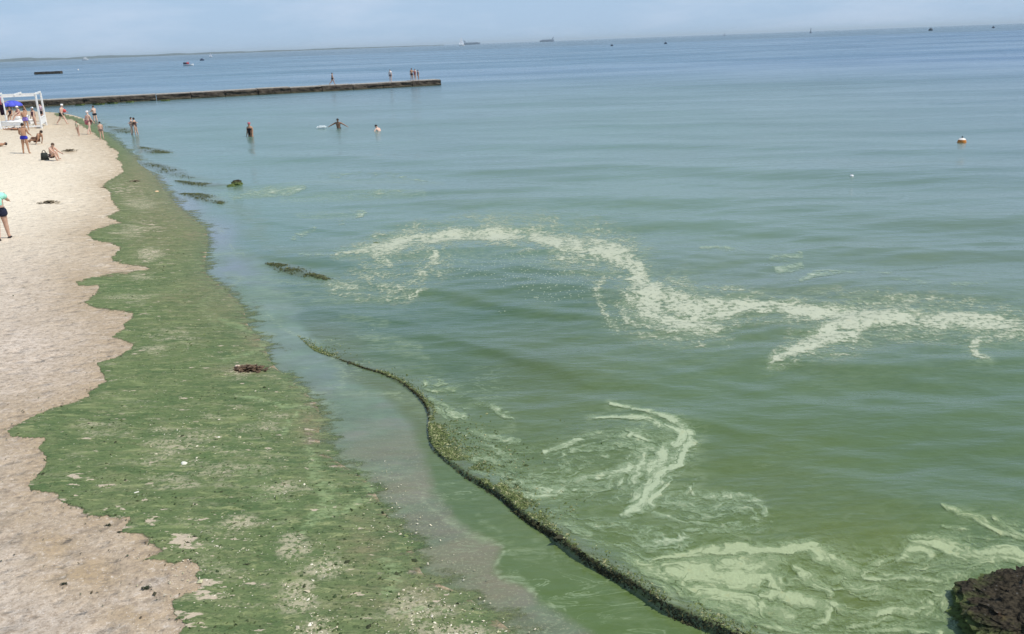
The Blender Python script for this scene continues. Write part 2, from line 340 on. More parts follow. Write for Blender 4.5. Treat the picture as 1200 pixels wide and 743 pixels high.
straw = blob_field(MXb, MYb, [(283, 612, 24, 9, .9), (345, 642, 20, 16, 1), (378, 665, 26, 12, 1), (350, 700, 20, 22, .95), (370, 735, 22, 20, .9), (328, 573, 26, 10, .7), (150, 272, 22, 10, .55), (165, 240, 20, 9, .7),
                             (178, 297, 16, 9, .8), (163, 325, 16, 7, .6), (150, 350, 30, 8, .5), (205, 395, 30, 10, .45), (180, 410, 26, 10, .5), (280, 437, 26, 8, .75), (210, 520, 60, 30, .42), (120, 505, 50, 12, .4), (220, 565, 60, 12, .5),
                             (490, 715, 60, 16, .8), (530, 742, 70, 14, .9), (265, 545, 60, 22, .45), (300, 500, 50, 30, .3), (255, 655, 50, 50, .25)])
brown = blob_field(MXb, MYb, [(195, 250, 55, 55, .75), (170, 215, 40, 40, .8), (250, 350, 50, 40, .5), (165, 205, 22, 30, .9), (205, 262, 30, 12, .6), (225, 275, 22, 9, .9), (210, 350, 40, 9, .5), (297, 400, 20, 14, .7), (280, 436, 34, 7, .8), (362, 500, 20, 24, .9), (430, 640, 30, 30, .7), (165, 240, 50, 22, .5), (470, 700, 70, 30, .6)])
wet = np.exp(-np.maximum(S, 0) / .8)
filmA = stroke_field(MXb, MYb, film_strokes)
fa = inA[QUAD].all(1)
zA = np.maximum(ZB, 0.0) + .004 + .018 * ss(-2, 10, AS) * fbm(X * 7, Y * 12, 3, 44) + .018 * np.maximum(fbm(X * 2.2, Y * 4, 3, 46) - .45, 0) * ss(0, 20, AS)
me = grid_mesh('algae_mat', np.stack([X, Y, zA], 1), QUAD[fa], {'straw': straw, 'brown': brown, 'film': filmA * .8, 'wet': wet, 'holes': hole_m, 'rim': rim})
tag(link('algae_mat', me, M_ALG), 'matted green algae carpet drying along the sand at the water line', 'algae', kind='stuff')

# ------------------------------------------------------------------ sea
ridge_px = [(312, 366), (333, 383), (348, 393), (369, 411), (395, 420), (425, 431), (450, 439), (470, 449), (486, 461), (498, 474), (504, 490), (503, 506), (508, 524), (528, 543), (553, 562), (588, 584),
            (620, 612), (645, 628), (668, 646), (694, 664), (728, 683), (758, 701), (790, 722), (846, 744), (905, 775), (980, 830)]
RIDGE = np.array([at(p, q)[:2] for p, q in cat(ridge_px, 4)])
d_, s_, i_ = seg_dist(X, Y, RIDGE); i_ = i_ / 4.0; sr = np.where(s_ > 0, d_, -d_)      # positive to seaward
if sr[np.argmin((X - 8) ** 2 + (Y - 14) ** 2)] < 0: sr = -sr
amp = (.60 + .8 * fbm(X * 1.7, Y * 1.7, 3, 66)) * np.interp(i_, [0, 3, 5, 8, 10, 13, 16, 20, 23, 25], [0, .002, .012, .035, .045, .045, .085, .11, .10, .09])
sj = sr + .05 * (fbm(X * 3, Y * 3, 3, 61) - .5) + .02 * (fbm(X * 15, Y * 15, 3, 62) - .5)
endf = ((i_ > .05) & (i_ < 24.98))
RZ = amp * np.where(sj > 0, np.exp(-(np.maximum(sj, 0) / .26) ** 1.5), 1 - ss(0, .035, -sj)) * np.where(endf | (d_ < .4), 1, 0)
ridge2 = [([(312, 309), (335, 314), (356, 321), (385, 327)], .06), ([(212, 227), (232, 229), (250, 235), (262, 239)], .06), ([(165, 172), (182, 178), (196, 180)], .07), ([(205, 212), (240, 217), (272, 218)], .035),
          ([(345, 372), (372, 380), (402, 386)], .0), ([(250, 362), (285, 372)], .0), ([(160, 188), (190, 197), (225, 210)], .04), ([(125, 148), (140, 152), (150, 156)], .06)]
weed2 = np.zeros(X.shape)
for pts, am in ridge2:
    Q = np.array([at(p, q)[:2] for p, q in cat(pts, 3)]); sc = np.linalg.norm(Q.mean(0)) / 18
    sel = np.where((np.abs(X - Q[:, 0].mean()) < 12) & (np.abs(Y - Q[:, 1].mean()) < 14))[0]
    d2, s2, k2 = seg_dist(X[sel], Y[sel], Q); u = k2 / (len(Q) - 1); env = np.sin(np.clip(u, .02, .98) * math.pi) ** .6
    wdt = .18 * sc * env + .02
    RZ[sel] = np.maximum(RZ[sel], am * env * np.exp(-(d2 / wdt) ** 2)); weed2[sel] = np.maximum(weed2[sel], (am > 0) * 1.0 * env * np.exp(-(d2 / (wdt * 1.25)) ** 4))
# swell: many long low waves, each dropped where the sheet is too coarse to carry it
rowsp = RAD ** 2 * (STEP / F) / H
WZ = np.zeros(X.shape); WR = np.random.default_rng(3)
depth_f = np.clip(-S / 6, .0, 1)
wx = X + 1.2 * (fbm(X * .22, Y * .22, 2, 31) - .5); wy = Y + 1.6 * (fbm(X * .2, Y * .2, 2, 32) - .5)
for k in range(34):
    lam = 10 ** WR.uniform(math.log10(.45), math.log10(11)); an = R(WR.normal(14, 17)); kx, ky = -math.sin(an) , -math.cos(an)
    q = 2 * math.pi / lam; a0 = .0062 * lam ** .72; ph = WR.uniform(0, 6.28); mod = .35 + 1.3 * fbm(X / lam * .35 + 7 * k, Y / lam * .5, 2, 70 + k)
    fade = np.clip(lam / (rowsp * 3.2) - .6, 0, 1)
    WZ += a0 * mod * fade * np.sin(q * (kx * wx + ky * wy) + ph)
swz = WZ * depth_f * .52
beyond = ss(0, .3, sr)                        # inside the wave line only a thin wash
swz = np.where(np.abs(d_) < 30, swz * np.where((i_ > .05) & (i_ < 24.98), .25 + .75 * beyond, 1), swz)
# longer swells rolling in, each along its own crest
crests = [([(395, 324), (470, 338), (560, 352), (650, 366), (740, 374), (820, 396)], .060, .50), ([(465, 384), (540, 400), (620, 425), (720, 445), (850, 456)], .050, .50), ([(840, 420), (950, 425), (1060, 440), (1210, 452)], .050, .60), ([(880, 556), (1000, 575), (1100, 600), (1210, 612)], .028, .45),
          ([(640, 468), (730, 480), (850, 502), (940, 510)], .030, .42), ([(290, 256), (380, 268), (470, 276), (560, 270), (640, 262)], .050, .60), ([(285, 299), (330, 303), (400, 312), (460, 322)], .045, .45), ([(560, 302), (640, 316), (705, 322), (760, 318)], .040, .45), ([(820, 330), (950, 338), (1080, 345), (1210, 348)], .045, .8),
          ([(700, 262), (850, 268), (1000, 278), (1180, 280)], .06, 1.0), ([(480, 236), (600, 240), (760, 238), (900, 232)], .06, 1.1), ([(300, 196), (450, 200), (640, 198), (800, 190)], .06, 1.4), ([(850, 205), (1000, 205), (1200, 198)], .07, 1.5), ([(360, 362), (430, 372), (500, 382)], .030, .35), ([(520, 440), (570, 470), (640, 500)], .025, .35), ([(700, 395), (800, 410), (900, 405), (1000, 415)], .030, .45)]
for pts, am, sg_ in crests:
    Q = np.array([at(p_, q_)[:2] for p_, q_ in cat(pts, 4)]); mn_, mx2 = Q.min(0) - 4 * sg_, Q.max(0) + 4 * sg_
    sel = np.where((X > mn_[0]) & (X < mx2[0]) & (Y > mn_[1]) & (Y < mx2[1]))[0]; qx = X[sel] + .5 * (fbm(X[sel] * .8, Y[sel] * .8, 3, 33) - .5); qy = Y[sel] + .7 * (fbm(X[sel] * .7, Y[sel] * .7, 3, 34) - .5)
    d2, s2, k2 = seg_dist(qx, qy, Q); sgn = np.where(s2 > 0, 1, -1)
    near_ = ((Q[len(Q) // 2] @ (np.array([0, 0]) - Q[len(Q) // 2])) < 0); u = k2 / (len(Q) - 1); env = np.sin(np.clip(u, .0, 1) * math.pi) ** .7
    yl = np.interp(k2, np.arange(len(Q)), Q[:, 1]); towards = yl > qy; wdt = np.where(towards, sg_ * .55, sg_ * 1.5)
    swz[sel] += am * env * np.exp(-(d2 / wdt) ** 2)
ZS = swz + RZ
MXs, MYs = proj(np.stack([X + JX * 1.0, Y + JY * 1.0, 0 * X], 1))
front = (RAD < 900) & (np.cos(np.arctan2(X, Y)) > .5)
MXs = np.where(front, MXs, -9999); MYs = np.where(front, MYs, -9999)
foam_band = [([(395, 301, 2), (427, 296, 6), (448, 292, 13), (470, 286, 13), (508, 279, 12), (550, 273, 12), (600, 272, 13), (638, 278, 17), (676, 289, 22), (703, 294, 22), (733, 304, 19), (750, 320, 15), (750, 337, 24), (765, 350, 32), (795, 361, 28), (825, 365, 24), (863, 360, 14), (900, 361, 10), (925, 362, 10), (975, 366, 14), (1013, 371, 18), (1050, 373, 15), (1100, 375, 15), (1150, 377, 14), (1188, 382, 11), (1225, 391, 9)], 1),
             ([(1030, 374, 14), (1000, 385, 17), (970, 393, 19), (945, 405, 14), (922, 416, 7), (903, 426, 2)], 1), ([(488, 292, 8), (510, 300, 12), (505, 312, 10), (497, 321, 10), (475, 334, 11), (450, 337, 9), (418, 334, 10), (390, 338, 4)], .62),
             ([(745, 350, 20), (770, 368, 22), (815, 377, 18), (850, 386, 6)], .9), ([(738, 376, 4), (775, 384, 4), (815, 390, 4), (845, 396, 4)], .7), ([(740, 352, 10), (728, 362, 8), (735, 374, 6)], .6),
             ([(1210, 389, 8), (1170, 394, 9), (1148, 397, 8), (1140, 405, 7), (1144, 415, 6), (1159, 420, 3)], .85), ([(715, 318, 8), (704, 335, 8), (703, 356, 7), (708, 370, 6), (722, 382, 5)], .55),
             ([(480, 288, 6), (458, 297, 10), (440, 303, 10), (455, 312, 5)], .7), ([(660, 300, 16), (690, 308, 14)], .5)]
foam_far = [([(822, 291, 4), (845, 293, 7), (870, 296, 4)], .55), ([(900, 304, 4), (925, 302, 5), (940, 300, 3)], .5), ([(908, 316, 4), (922, 313, 7), (938, 310, 4)], .8), ([(937, 330, 3), (952, 324, 8), (970, 321, 6), (1002, 319, 2)], .7), ([(1010, 316, 2), (1028, 319, 3), (1045, 320, 2)], .5),
            ([(275, 232, 3), (305, 227, 7), (340, 225, 6), (355, 222, 3)], .55), ([(398, 262, 2), (410, 258, 5), (424, 249, 4), (410, 246, 2)], .6), ([(343, 279, 4), (352, 275, 6), (366, 268, 4)], .5), ([(350, 302, 2), (390, 298, 5), (430, 295, 4)], .65),
            ([(375, 206, 3), (450, 204, 5), (500, 210, 3)], .32), ([(420, 228, 3), (480, 226, 4), (540, 232, 2)], .3), ([(690, 262, 3), (705, 264, 4)], .45), ([(1040, 330, 3), (1100, 336, 4), (1150, 334, 2)], .3)]
foam_swirl = [([(716, 475, 1.5), (758, 485, 3), (785, 493, 4), (804, 507, 7), (809, 517, 10), (793, 540, 15), (772, 560, 18), (756, 580, 24), (744, 592, 14), (727, 603, 3)], 1), ([(690, 490, 2), (735, 492, 3), (760, 496, 4), (780, 505, 8), (798, 510, 9), (794, 521, 8), (776, 526, 10), (773, 541, 13), (760, 553, 14)], .95),
              ([(636, 531, 2), (670, 520, 4), (700, 510, 5), (726, 513, 10), (750, 518, 14), (756, 535, 24), (742, 552, 24), (728, 566, 14)], .66), ([(622, 557, 3), (658, 563, 4), (700, 558, 6), (735, 547, 12)], .75),
              ([(585, 561, 6), (605, 566, 10), (632, 575, 11), (658, 573, 7), (690, 573, 3)], .8), ([(588, 560, 4), (600, 575, 6), (612, 582, 7), (650, 577, 6)], .75), ([(545, 480, 2), (565, 474, 4), (582, 480, 5), (600, 492, 6)], .42), ([(495, 449, 6), (512, 453, 11), (530, 456, 5)], .5), ([(505, 470, 5), (520, 484, 9), (545, 489, 6)], .55),
              ([(552, 508, 4), (575, 515, 5), (605, 520, 4)], .45), ([(800, 580, 3), (812, 570, 5), (814, 561, 6), (808, 570, 3)], .7), ([(812, 578, 4), (830, 583, 7), (852, 583, 6), (880, 590, 5), (893, 602, 5), (888, 616, 5), (860, 624, 5), (800, 627, 4)], .62),
              ([(655, 617, 5), (668, 622, 10), (690, 628, 4)], .75), ([(688, 617, 6), (715, 619, 10), (745, 623, 8), (770, 620, 3)], .42), ([(700, 640, 14), (740, 650, 16), (775, 660, 12)], .36), ([(640, 560, 30), (700, 580, 22)], .18)]
foam_marble = [([(760, 660, 3), (800, 653, 6), (850, 648, 9), (900, 649, 8), (942, 645, 8), (963, 654, 13), (984, 665, 13), (1008, 675, 12), (1024, 667, 9), (1043, 660, 7)], 1), ([(1000, 675, 9), (1030, 681, 6), (1063, 682, 5), (1099, 686, 5)], .9), ([(990, 684, 3), (1008, 695, 9), (1028, 692, 6)], .9),
               ([(930, 668, 7), (950, 681, 13), (968, 690, 8), (974, 697, 5)], .7), ([(890, 700, 3), (922, 701, 10), (950, 705, 9), (967, 717, 9), (964, 730, 7), (937, 736, 6), (900, 735, 5), (880, 727, 4)], .95), ([(965, 705, 5), (1000, 720, 7), (1038, 718, 9), (1075, 717, 7), (1096, 707, 7), (1116, 692, 5), (1130, 680, 4)], .75),
               ([(880, 712, 14), (905, 717, 16), (926, 722, 9)], .8), ([(1070, 640, 6), (1100, 643, 14), (1125, 652, 15), (1150, 656, 10), (1172, 650, 11), (1200, 658, 12)], .98), ([(1052, 662, 3), (1064, 653, 6), (1078, 650, 6), (1092, 656, 5), (1076, 665, 5), (1068, 671, 4), (1095, 671, 5), (1130, 671, 6), (1150, 663, 7), (1172, 660, 6), (1205, 668, 7)], .85),
               ([(1103, 604, 2), (1125, 612, 4), (1150, 618, 4), (1170, 630, 3), (1205, 640, 3)], .7), ([(1166, 615, 3), (1183, 625, 5), (1200, 638, 5)], .7), ([(1104, 624, 2), (1133, 627, 2)], .6), ([(1122, 690, 4), (1106, 708, 8), (1117, 722, 10), (1120, 735, 6)], .62), ([(970, 742, 3), (1040, 741, 5), (1100, 742, 5)], .5),
               ([(780, 672, 16), (820, 672, 24), (860, 676, 30), (895, 672, 34), (910, 690, 12)], .93), ([(765, 690, 8), (780, 701, 16), (786, 712, 8)], .95), ([(810, 692, 24), (850, 702, 24), (885, 712, 16)], .78), ([(830, 715, 16), (860, 728, 18), (880, 742, 14)], .9), ([(740, 664, 8), (770, 676, 18), (800, 688, 14)], .7), ([(1040, 700, 4), (1080, 700, 5), (1100, 697, 3)], .4), ([(1010, 740, 3), (1080, 728, 5), (1120, 700, 6)], .4)]
foam_band += [([(a_, b_, c_ * 2.3 + 7) for a_, b_, c_ in pts], .30) for pts, st_ in foam_band[:5]] + [([(430, 320, 26), (480, 330, 20), (420, 345, 16)], .26)]
foam_marble += [([(760, 676, 50), (850, 690, 80), (940, 700, 90), (1030, 705, 80), (1110, 690, 80), (1210, 655, 60)], .33), ([(1000, 742, 20), (1060, 728, 24), (1110, 712, 16)], .4), ([(1010, 700, 10), (1050, 697, 12), (1095, 700, 8)], .5)]
foam_swirl += [([(560, 545, 40), (640, 560, 50), (720, 545, 60), (770, 520, 40)], .30), ([(780, 590, 30), (830, 600, 36), (880, 606, 30)], .30), ([(640, 610, 26), (700, 625, 34), (790, 640, 26)], .34)]
FLOW = [np.zeros((len(X), 3)) for _ in range(4)]
FL = [stroke_field(MXs, MYs, f, (.9, 1.1, 1.25, 1.35)[k], FLOW[k]) for k, f in enumerate((foam_band, foam_far, foam_swirl, foam_marble))]
flecks = blob_field(MXs, MYs, [(620, 318, 80, 26, .85), (655, 335, 50, 22, .95), (540, 312, 60, 22, .6), (720, 370, 20, 26, .6), (560, 300, 50, 12, .35), (640, 350, 30, 8, .6), (590, 365, 16, 5, .5), (430, 385, 30, 20, .35), (560, 510, 40, 12, .5), (850, 400, 14, 12, .5), (470, 395, 50, 15, .2)])
film_sea = stroke_field(MXs, MYs, film_strokes + [([(600, 560, 60), (700, 590, 60), (760, 640, 50), (850, 670, 40)], .22), ([(900, 700, 90), (1060, 690, 90), (1190, 660, 60)], .28), ([(560, 280, 30), (700, 310, 40), (770, 350, 50)], .25),
        ([(425, 460, 3), (470, 465, 2)], .5), ([(480, 462, 26), (540, 500, 30), (590, 550, 26)], .28), ([(266, 340, 3), (280, 330, 3), (281, 326, 2)], .8), ([(245, 300, 2), (282, 299, 3)], .8), ([(272, 287, 2), (275, 296, 2)], .7), ([(312, 366, 2), (335, 385, 3), (350, 393, 3), (369, 403, 3)], .9),
        ([(500, 440, 3), (520, 447, 5)], .5), ([(240, 232, 6), (300, 226, 9), (350, 222, 6)], .45), ([(330, 234, 5), (420, 229, 8), (495, 227, 6)], .45), ([(350, 252, 5), (400, 252, 8), (424, 248, 5)], .4), ([(330, 216, 3), (430, 212, 6), (520, 214, 4)], .3), ([(365, 352, 8), (430, 346, 14), (480, 340, 10)], .45), ([(300, 338, 6), (350, 344, 10), (400, 340, 8)], .35), ([(420, 395, 6), (460, 400, 10), (490, 408, 8)], .45), ([(400, 370, 6), (450, 380, 8)], .35), ([(585, 480, 8), (600, 500, 12), (560, 520, 16)], .35), ([(470, 300, 10), (520, 305, 14), (600, 300, 16), (680, 318, 16)], .4), ([(700, 330, 16), (730, 360, 18), (800, 392, 12)], .35), ([(505, 598, 6), (550, 622, 9), (600, 645, 8), (640, 642, 6)], .45), ([(390, 420, 4), (405, 440, 5), (400, 456, 4)], .6), ([(372, 505, 4), (395, 530, 6), (425, 552, 7), (470, 560, 5)], .55), ([(300, 452, 3), (345, 462, 4), (410, 462, 4), (470, 463, 3)], .6), ([(497, 585, 3), (512, 600, 4), (550, 624, 4), (592, 641, 3), (583, 662, 3), (597, 675, 6), (615, 681, 8), (630, 700, 4), (645, 708, 3), (665, 717, 2)], .85), ([(520, 606, 8), (565, 628, 10), (640, 648, 7)], .4), ([(365, 470, 4), (392, 480, 6), (380, 500, 5)], .5), ([(380, 534, 6), (430, 545, 12), (480, 556, 10)], .35), ([(430, 590, 8), (480, 600, 14), (530, 612, 10)], .25), ([(590, 585, 3), (650, 640, 3), (700, 672, 3)], .0), ([(290, 372, 4), (330, 378, 6)], .5), ([(240, 262, 3), (262, 272, 4)], .5), ([(215, 228, 3), (222, 243, 2)], .5), ([(262, 322, 4), (300, 327, 5), (360, 332, 4), (420, 336, 5)], .5), ([(590, 660, 2), (600, 670, 6), (615, 680, 8), (630, 700, 4), (655, 713, 3)], .75), ([(430, 405, 5), (470, 412, 8), (500, 420, 4)], .35), ([(560, 600, 5), (600, 640, 10), (630, 655, 6)], .30), ([(425, 431, 8), (500, 430, 14)], .2)], .9)
# low-frequency water colour: suspended algae, plus sky reflection painted in with distance
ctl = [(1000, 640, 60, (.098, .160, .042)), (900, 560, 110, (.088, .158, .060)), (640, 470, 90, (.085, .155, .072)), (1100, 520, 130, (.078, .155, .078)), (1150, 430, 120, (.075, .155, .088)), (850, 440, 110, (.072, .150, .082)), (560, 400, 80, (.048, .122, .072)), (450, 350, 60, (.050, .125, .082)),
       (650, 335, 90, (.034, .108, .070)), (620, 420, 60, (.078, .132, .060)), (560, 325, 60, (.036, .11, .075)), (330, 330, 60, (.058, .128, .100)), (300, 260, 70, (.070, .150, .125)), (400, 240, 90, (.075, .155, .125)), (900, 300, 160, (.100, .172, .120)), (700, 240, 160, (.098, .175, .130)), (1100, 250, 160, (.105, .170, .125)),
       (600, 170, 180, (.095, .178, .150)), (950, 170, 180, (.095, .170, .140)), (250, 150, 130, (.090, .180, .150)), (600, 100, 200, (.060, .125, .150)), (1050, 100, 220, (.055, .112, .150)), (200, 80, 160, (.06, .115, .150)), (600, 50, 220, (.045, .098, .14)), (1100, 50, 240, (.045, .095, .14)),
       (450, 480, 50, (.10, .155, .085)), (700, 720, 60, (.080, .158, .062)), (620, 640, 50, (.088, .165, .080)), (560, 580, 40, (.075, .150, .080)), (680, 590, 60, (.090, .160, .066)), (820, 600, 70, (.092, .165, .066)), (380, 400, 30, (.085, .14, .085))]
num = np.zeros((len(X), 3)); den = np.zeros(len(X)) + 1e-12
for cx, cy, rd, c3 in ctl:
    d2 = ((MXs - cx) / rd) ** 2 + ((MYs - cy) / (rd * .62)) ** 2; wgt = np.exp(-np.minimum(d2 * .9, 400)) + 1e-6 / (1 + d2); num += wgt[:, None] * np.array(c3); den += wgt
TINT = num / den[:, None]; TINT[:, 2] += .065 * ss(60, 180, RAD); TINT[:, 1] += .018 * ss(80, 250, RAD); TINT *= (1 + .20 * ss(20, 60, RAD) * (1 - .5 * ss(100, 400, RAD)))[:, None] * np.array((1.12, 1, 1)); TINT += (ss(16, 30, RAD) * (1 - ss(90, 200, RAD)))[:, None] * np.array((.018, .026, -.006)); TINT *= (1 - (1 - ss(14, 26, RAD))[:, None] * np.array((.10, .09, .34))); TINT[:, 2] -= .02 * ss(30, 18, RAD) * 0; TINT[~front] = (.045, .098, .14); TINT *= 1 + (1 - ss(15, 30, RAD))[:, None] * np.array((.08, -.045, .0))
bl = fbm(X * .30 + 3, Y * .20, 4, 81); TINT *= (1 + .22 * (bl - .5))[:, None]
ol = ss(.52, .70, fbm(X * .22, Y * .34, 4, 83)) * np.clip(1 - RAD / 60, 0, 1); TINT = TINT * (1 - .30 * ol[:, None]) + .30 * ol[:, None] * np.array((.105, .150, .045))
# the wash: thin water over dark wet sand, stained green towards both sides, paler with painted sky reflection up the shore
wash = [(120, 140), (150, 176), (190, 205), (240, 248), (300, 300), (330, 330), (350, 365), (372, 402), (392, 425), (408, 440), (440, 455), (490, 500), (497, 540), (510, 580), (540, 618), (590, 640), (585, 662), (615, 680), (633, 707), (665, 722), (700, 745), (760, 790),
        (640, 800), (600, 745), (548, 702), (500, 680), (485, 650), (455, 612), (425, 565), (380, 540), (360, 500), (345, 465), (310, 430), (290, 380), (262, 345), (235, 320), (235, 270), (200, 235), (178, 210), (150, 185), (128, 165)]
wj = 9 * (fbm(X * 1.3, Y * 1.3, 4, 90) - .5); wm = np.zeros(X.shape); sel = np.where((MXs > 60) & (MXs < 900) & (MYs > 100) & (MYs < 900))[0]
dd, _, _ = seg_dist(MXs[sel], MYs[sel], np.array(wash + [wash[0]], float)); inn = inside(MXs[sel], MYs[sel], wash); wm[sel] = ss(-7, 11, np.where(inn, dd, -dd) + 2.2 * wj[sel])
wcol = np.zeros((len(X), 3)); t = ss(400, 590, MYs)[:, None]
wcol = np.array((.150, .205, .155)) * (1 - t) + np.array((.168, .165, .118)) * t
gr = ss(.36, .55, fbm(X * 1.1, Y * 2.2, 5, 91))[:, None] * (.65 - .25 * t)
wcol = wcol * (1 - gr) + gr * np.array((.115, .185, .105))
halo = 0 * X
for fs_ in (foam_band, foam_swirl, foam_marble): halo = np.maximum(halo, stroke_field(MXs, MYs, [([(a_, b_, c_ * 2.0 + 5) for a_, b_, c_ in pts], st_ * .55) for pts, st_ in fs_], 1.6))
film_sea = np.maximum(film_sea, halo)
wcol = wcol * (1 + .55 * (fbm(X * 1.6 + 2, Y * 3.0, 5, 95) - .5) + .35 * (fbm(X * 6, Y * 11, 4, 96) - .5))[:, None]
og = ss(.52, .68, fbm(X * .55, Y * .9, 4, 99))[:, None] * .6 * t; wcol = wcol * (1 - og) + og * np.array((.215, .185, .120))
TINT = TINT * (1 - wm[:, None]) + wcol * wm[:, None]
edge = np.exp(-np.maximum(-S, 0) / (.10 + RAD * .010)) * (.3 + .7 * fbm(X * 4, Y * 4, 3, 92)); TINT = TINT * (1 - .75 * edge[:, None]) + .75 * edge[:, None] * np.array((.150, .180, .085))
veil_strokes = [([(160, 188, 6), (190, 200, 9), (240, 214, 12), (285, 220, 8)], .75), ([(250, 232, 8), (275, 245, 14), (300, 262, 16)], .7), ([(272, 262, 8), (305, 280, 12), (330, 300, 14), (372, 300, 8)], .55), ([(280, 298, 8), (310, 309, 12), (345, 318, 14), (400, 328, 8)], .8), ([(150, 176, 6), (175, 180, 7), (205, 184, 6)], .6), ([(120, 146, 4), (150, 152, 5)], .6),
    ([(300, 345, 8), (350, 352, 14), (420, 348, 10)], .35), ([(368, 392, 8), (420, 404, 16), (470, 412, 14)], .45), ([(330, 372, 8), (345, 388, 14), (380, 408, 12)], .4), ([(470, 345, 8), (550, 352, 14), (640, 360, 12)], .35), ([(236, 296, 6), (262, 312, 10), (280, 340, 12), (300, 372, 14)], .5), ([(420, 545, 8), (470, 575, 10), (520, 600, 8)], .25), ([(340, 440, 6), (400, 452, 10), (450, 455, 10)], .4)]
vs_ = stroke_field(MXs, MYs, veil_strokes, 1.6); vs_ = vs_ * ss(.30, .62, fbm(X * 1.1, Y * 1.5, 5, 97)) ; TINT = TINT * (1 - vs_[:, None]) + vs_[:, None] * np.array((.105, .155, .058))
lav = blob_field(MXs, MYs, [(215, 240, 26, 18, .8), (255, 275, 26, 20, .8), (270, 315, 30, 14, .7), (300, 410, 20, 10, .4), (380, 440, 34, 18, .3), (185, 210, 16, 10, .6)]) * (1 - vs_); TINT = TINT * (1 - lav[:, None]) + lav[:, None] * np.array((.19, .215, .255))  # lavender blobs: sky reflection painted into the colour of the thin film
# weed stirred up in the wave line
rw = np.interp(i_, [0, 3, 6, 9, 11, 13, 16, 18, 22, 25], [.04, .20, .12, .12, .22, .30, .30, .26, .28, .30])
rm = np.exp(-(np.maximum(sj, 0) / rw) ** 2) * ss(-.06, .0, sj) * np.where(endf, 1, 0) * ss(0, 3, i_)
rm = rm * ss(2, 5, i_); rm = np.maximum(rm * (.55 + .45 * np.maximum(ss(.35, .6, fbm(X * 9, Y * 9, 3, 94)), ss(15, 18, i_))), weed2)
TINT = TINT * (1 - rm[:, None] * .85) + rm[:, None] * .85 * np.array((.078, .092, .032))
dk = np.zeros(X.shape)

a = N('sea water'); P = a.pos(); tint = a.attr('tint', 'Color')
c = tint
far = a.attr('far')
c = a.mix(a.mr(a.noise(5, a.pos((.6, 1.5, 1), (0, 0, .3)), 4, .6), .35, .7, 0, .22), c, (.120, .185, .095))
fm = a.math('MULTIPLY', a.attr('film'), a.mr(a.noise(5, a.pos((.7, 1.6, 1), (0, 0, -.25)), 6, .68, .8), .38, .66), True)
c = a.mix(a.math('MULTIPLY', fm, .75), c, (.35, .42, .25))
thr = a.math('ABSOLUTE', a.math('SUBTRACT', a.noise(2.1, a.pos((.55, 1.9, 1), (0, 0, .55)), 5, .6, .9), .5)); tm = a.math('MULTIPLY', a.mr(thr, .0, .022, 1, 0), a.mr(a.noise(.55, a.pos((1, 1, 1), (.3, 0, 0)), 4, .6), .47, .62, 0, .55)); tm = a.math('MULTIPLY', tm, a.attr('close'))
c = a.mix(tm, c, (.34, .42, .25))
vf = a.math('MULTIPLY', a.mr(a.vor(11, P), .10, .22, 1, 0), a.mr(a.math('ADD', a.attr('fleck'), a.math('MULTIPLY', a.noise(3, P, 3), .6)), .55, .85), True)
c = a.mix(vf, c, (.58, .62, .42))
sw = a.math('MULTIPLY', a.attr('wash'), a.mr(a.noise(26, P, 4, .75), .53, .64, 0, .8), True)
c = a.mix(sw, c, (.27, .28, .17))
ps = a.pos((.45, 1.25, 1), (0, 0, -.12))
r1 = a.noise(1.5, ps, 4, .55); r2 = a.noise(7, a.pos((.5, 1.2, 1), (0, 0, .15)), 3, .55); r3 = a.noise(.30, a.pos((.35, 1.3, 1), (0, 0, -.06)), 4, .55); r4 = a.noise(.055, a.pos((.7, 1.1, 1), (0, 0, .08)), 6, .68)
wv = a.attr('open')
r5 = a.noise(16, a.pos((.6, 1.3, 1), (0, 0, -.2)), 3, .6); b = a.bump(r5, .0022, 1); b = a.bump(r2, .0085, 1, 1 and b); 
q = a.n('ShaderNodeBump'); q.inputs['Distance'].default_value = .034; a.l(r1, q.inputs['Height']); a.l(b, q.inputs['Normal']); a.l(wv, q.inputs['Strength']); b = q.outputs[0]
q = a.n('ShaderNodeBump'); q.inputs['Distance'].default_value = .24; a.l(r3, q.inputs['Height']); a.l(b, q.inputs['Normal']); a.l(far, q.inputs['Strength']); b = q.outputs[0]
q = a.n('ShaderNodeBump'); q.inputs['Distance'].default_value = 2.0; a.l(r4, q.inputs['Height']); a.l(b, q.inputs['Normal']); a.l(a.attr('vfar'), q.inputs['Strength']); b = q.outputs[0]
ro = a.math('ADD', a.math('MULTIPLY', a.math('MULTIPLY', far, a.mr(a.noise(.02, a.pos((.5, 1.4, 1)), 5, .65), .35, .65, .4, 1.8)), .12), a.math('ADD', .10, a.math('MULTIPLY', fm, .45)))
a.bsdf(c, ro, .5, b, 1.333); M_SEA = a.m
kf = ((S < .6) & (ZB < .03) | (S < -.2))[QUAD].any(1)
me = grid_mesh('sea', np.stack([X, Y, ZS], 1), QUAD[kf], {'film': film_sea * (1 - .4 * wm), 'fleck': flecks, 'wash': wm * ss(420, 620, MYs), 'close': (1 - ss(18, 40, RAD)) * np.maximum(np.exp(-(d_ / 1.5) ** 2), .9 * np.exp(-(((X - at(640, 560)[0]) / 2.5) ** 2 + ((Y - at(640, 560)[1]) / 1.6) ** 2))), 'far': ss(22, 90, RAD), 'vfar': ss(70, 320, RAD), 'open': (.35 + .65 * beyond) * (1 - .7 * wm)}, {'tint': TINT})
tag(link('sea', me, M_SEA), kind='structure')

